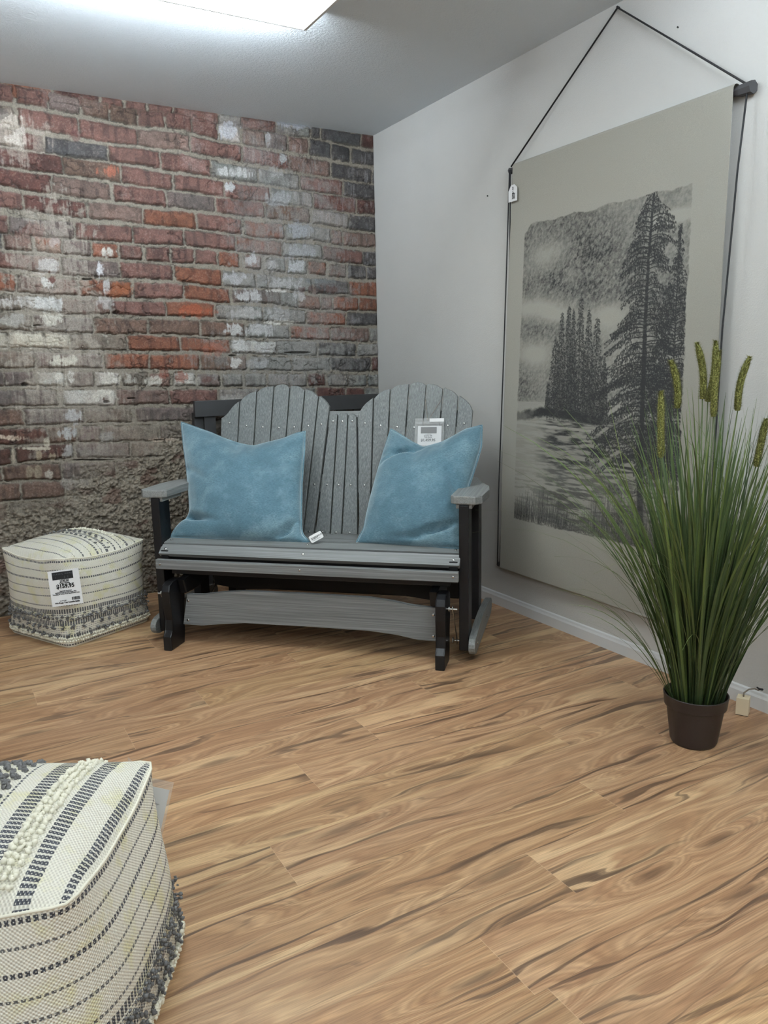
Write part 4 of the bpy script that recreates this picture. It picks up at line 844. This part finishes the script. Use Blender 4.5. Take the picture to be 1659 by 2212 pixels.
# its own swing tag, hanging on the left cord
tp4 = [un(x, y, 0, -.050) for x, y in [(1098.5, 402), (1117, 396), (1098, 438)]]
m, W, Hh = card_frame(*tp4); m = Matrix.Translation(-Vector(e.location))@m
pts = [(0, -Hh), (W, -Hh), (W, -W*.25), (W*.7, 0), (W*.3, 0), (0, -W*.4)]
bm = bmesh.new(); prism(bm, pts, -.0006, 0, lambda a, b, d: (a, b, d), 0); bmesh.ops.transform(bm, matrix=m, verts=bm.verts); sg = bm_obj('swing_tag', bm, M_white, e); sg['label'] = 'white barcode tag on the cord'
bm = bmesh.new()
for k in range(9): box(bm, W*.42, W*.78, -Hh*.86+k*Hh*.040, -Hh*.86+k*Hh*.040+Hh*.02*(1+.5*(k % 2)), 0, .0004)
bmesh.ops.transform(bm, matrix=m, verts=bm.verts); bm_obj('barcode', bm, M_ink, sg)
text_mesh('$149', W*.26, M_ink, sg, m@Matrix.Translation((W*.62, -Hh*.34, .0004))@Matrix.Rotation(math.pi/2, 4, 'Z'), 'printing', .0002)

# ------------------------------------------------------------------ potted grass
px0, py0 = -.386, -2.712
e = empty('potted_plant', (px0, py0, 0)); tag(e, 'tall artificial foxtail grass in a dark brown plastic pot', 'plant')
def lathe(bm, prof, n=48):
    rings = [[bm.verts.new((r*math.cos(2*math.pi*k/n), r*math.sin(2*math.pi*k/n), z)) for k in range(n)] for r, z in prof]
    for A, B in zip(rings, rings[1:]):
        for k in range(n): bm.faces.new((A[k], A[(k+1) % n], B[(k+1) % n], B[k]))
    return rings
bm = bmesh.new(); rg = lathe(bm, [(.060, .004), (.067, .0), (.070, .006), (.0865, .122), (.088, .124), (.094, .125), (.0945, .130), (.0975, .160), (.0985, .163), (.0965, .165), (.093, .163), (.088, .13), (.072, .01)]); bm.faces.new(rg[0][::-1]); bm_obj('pot', bm, M_pot, e, True)
bm = bmesh.new(); rg = lathe(bm, [(.0885, .132), (.05, .140), (.01, .142)]); bm.faces.new(rg[-1]); bm_obj('moss_fill', bm, M_soil, e, True)
t = NT('grass_blade', .48); a = t.n('Attribute', attribute_name='col'); t.color(a.outputs['Color']); t.b.inputs['Specular IOR Level'].default_value = .45; M_grass = t.m
M_stem = plain('green_stem', (74, 88, 46), .6)
def build_grass():
    V = []; FC = []; C = []; r = random.Random(21)
    def blade(az, r0, tilt, bend, Ln, w, hue, side=0., kink=None):
        k0 = len(V); n = 11; d = Vector((math.cos(az), math.sin(az), 0)); sd = Vector((-math.sin(az), math.cos(az), 0))
        p = d*r0+Vector((0, 0, .135)); a = tilt; lat = 0; fa = r.uniform(0, math.pi)
        for i in range(n):
            f = i/(n-1); dirv = (d*math.sin(a)+Vector((0, 0, math.cos(a)))+sd*lat).normalized()
            ww = w*(.75+.5*f if f < .4 else .95)*(1-f**2.6)+.0006
            wv = (sd*math.cos(fa)+d*math.sin(fa)); wv = (wv-dirv*wv.dot(dirv)).normalized(); nrm = dirv.cross(wv)
            V.append(p-wv*ww/2); V.append(p+nrm*ww*.16); V.append(p+wv*ww/2)
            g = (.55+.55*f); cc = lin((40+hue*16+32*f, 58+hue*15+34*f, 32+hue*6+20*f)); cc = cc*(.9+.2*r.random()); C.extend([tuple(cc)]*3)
            p = p+dirv*(Ln/(n-1)); a += bend/(n-1)*(.25+1.5*f); lat += side/(n-1)
            # keep clear of the painted wall
            if p.x+px0 > -.07: p.x = -.07-px0 
        for i in range(n-1):
            b = k0+3*i; FC.append((b, b+1, b+4, b+3)); FC.append((b+1, b+2, b+5, b+4))
    for k in range(330):
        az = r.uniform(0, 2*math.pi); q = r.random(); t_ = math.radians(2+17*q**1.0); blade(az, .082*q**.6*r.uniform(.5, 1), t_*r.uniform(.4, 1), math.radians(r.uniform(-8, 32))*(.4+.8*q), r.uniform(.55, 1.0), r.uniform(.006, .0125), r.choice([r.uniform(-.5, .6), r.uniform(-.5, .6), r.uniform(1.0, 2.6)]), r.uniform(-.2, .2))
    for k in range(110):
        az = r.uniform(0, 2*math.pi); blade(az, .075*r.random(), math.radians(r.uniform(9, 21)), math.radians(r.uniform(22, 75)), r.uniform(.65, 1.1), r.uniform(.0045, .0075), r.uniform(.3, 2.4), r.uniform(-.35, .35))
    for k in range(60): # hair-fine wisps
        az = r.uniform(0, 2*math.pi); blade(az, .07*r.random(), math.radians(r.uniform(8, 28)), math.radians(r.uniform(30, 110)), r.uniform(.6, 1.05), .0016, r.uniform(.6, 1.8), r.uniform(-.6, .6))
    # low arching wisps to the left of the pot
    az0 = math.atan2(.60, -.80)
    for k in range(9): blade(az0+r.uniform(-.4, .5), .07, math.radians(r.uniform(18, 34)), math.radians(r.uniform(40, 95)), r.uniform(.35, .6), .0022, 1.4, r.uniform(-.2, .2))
    me = bpy.data.meshes.new('foliage'); me.from_pydata([tuple(v) for v in V], [], FC); me.polygons.foreach_set('use_smooth', [True]*len(FC))
    at = me.attributes.new('col', 'FLOAT_COLOR', 'POINT'); cc = np.ones((len(V), 4), np.float32); cc[:, :3] = np.array(C); at.data.foreach_set('color', cc.reshape(-1)); me.materials.append(M_grass)
    o = bpy.data.objects.new('foliage', me); COL.objects.link(o); o.parent = e
build_grass()
t = NT('seed_head', .85); v = t.coord(); n = t.noise(v, 330, 2); t.color(t.ramp(n, [(.35, L4(70, 72, 30)), (.55, L4(116, 118, 58)), (.74, L4(185, 184, 118))])); M_seed = t.m
vn = np.array([F_[0], F_[1], 0])
for (xt, yt, xb, yb, dd) in ((1449, 778, 1463, 882, .02), (1428, 845, 1428, 988, -.05), (1505, 740, 1518, 862, .0), (1546, 736, 1528, 868, .05), (1553, 757, 1541, 900, -.03), (1620, 770, 1593, 887, -.02), (1655, 905, 1633, 1008, -.06)):
    q0 = np.array([px0, py0, 0])+vn/np.linalg.norm(vn)*dd
    A, Bq = Vector(on_plane(xt, yt, q0, vn))-e.location, Vector(on_plane(xb, yb, q0, vn))-e.location
    r = random.Random(int(xt)); bm = bmesh.new(); ax = (A-Bq); Ln = ax.length; n = 9; side = ax.cross(Vector(vn)).normalized()*r.uniform(-.012, .012)
    cen = lambda f: Bq+ax*f+side*math.sin(f*math.pi)
    tube(bm, [cen(k/n) for k in range(n+1)], [.007]+[.0098]*(n-2)+[.008, .004], 10)
    x = ax.normalized().orthogonal().normalized(); y = ax.normalized().cross(x)
    for k in range(1100):
        f = r.random(); th = r.uniform(0, 2*math.pi); rad = .0105*(1-.5*max(0, f-.8)/.2); dr = x*math.cos(th)+y*math.sin(th); c = cen(f)+dr*rad*.8; tip = c+dr*.0085+ax.normalized()*.005; pp = dr.cross(ax).normalized()*.0009
        a1 = bm.verts.new(c-pp); a2 = bm.verts.new(c+pp); a3 = bm.verts.new(tip); bm.faces.new((a1, a2, a3))
    sh = bm_obj('seed_head', bm, M_seed, e)
    bm = bmesh.new(); root = Vector((Bq.x*.18, Bq.y*.18, .14)); tube(bm, [root, root*.5+Bq*.5+Vector((Bq.x, Bq.y, 0))*-.12, Bq+ax*.05], [.0028, .0024, .0018], 6); bm_obj('stem', bm, M_stem, sh, True)

# ------------------------------------------------------------------ wooden block with twine at the baseboard
e = empty('wooden_block', (-.082, -2.668, 0), math.radians(28)); tag(e, 'small pale wooden block with twine on the floor beside the plant pot', 'block')
bm = bmesh.new(); box(bm, -.020, .020, -.020, .020, .002, .062, .0015); bm_obj('block', bm, M_blockw, e)
bm = bmesh.new(); box(bm, -.019, .019, -.019, .019, 0, .003); bm_obj('felt_pad', bm, M_ink, e)
bm = bmesh.new(); tube(bm, [(.0, 0, .060), (.006, .0, .074), (.022, -.012, .083), (.040, -.028, .082), (.052, -.040, .074)], .0026, 7); bm_obj('twine', bm, M_jute, e, True)
bm = bmesh.new()
tube(bm, [(.048, -.034, .086), (.054, -.042, .078), (.050, -.052, .080), (.060, -.046, .074)], [.002, .004, .004, .002], 7); bm_obj('knot', bm, M_cord, e, True)

# ------------------------------------------------------------------ light
wd = bpy.data.worlds.new('world'); SC.world = wd; wd.use_nodes = True; bg = wd.node_tree.nodes['Background']; bg.inputs[0].default_value = (.90, .95, .96, 1); bg.inputs[1].default_value = .55
vs = SC.view_settings; vs.view_transform = 'Standard'; vs.look = 'None'; vs.exposure = -.28; vs.gamma = 1; vs.use_curve_mapping = False
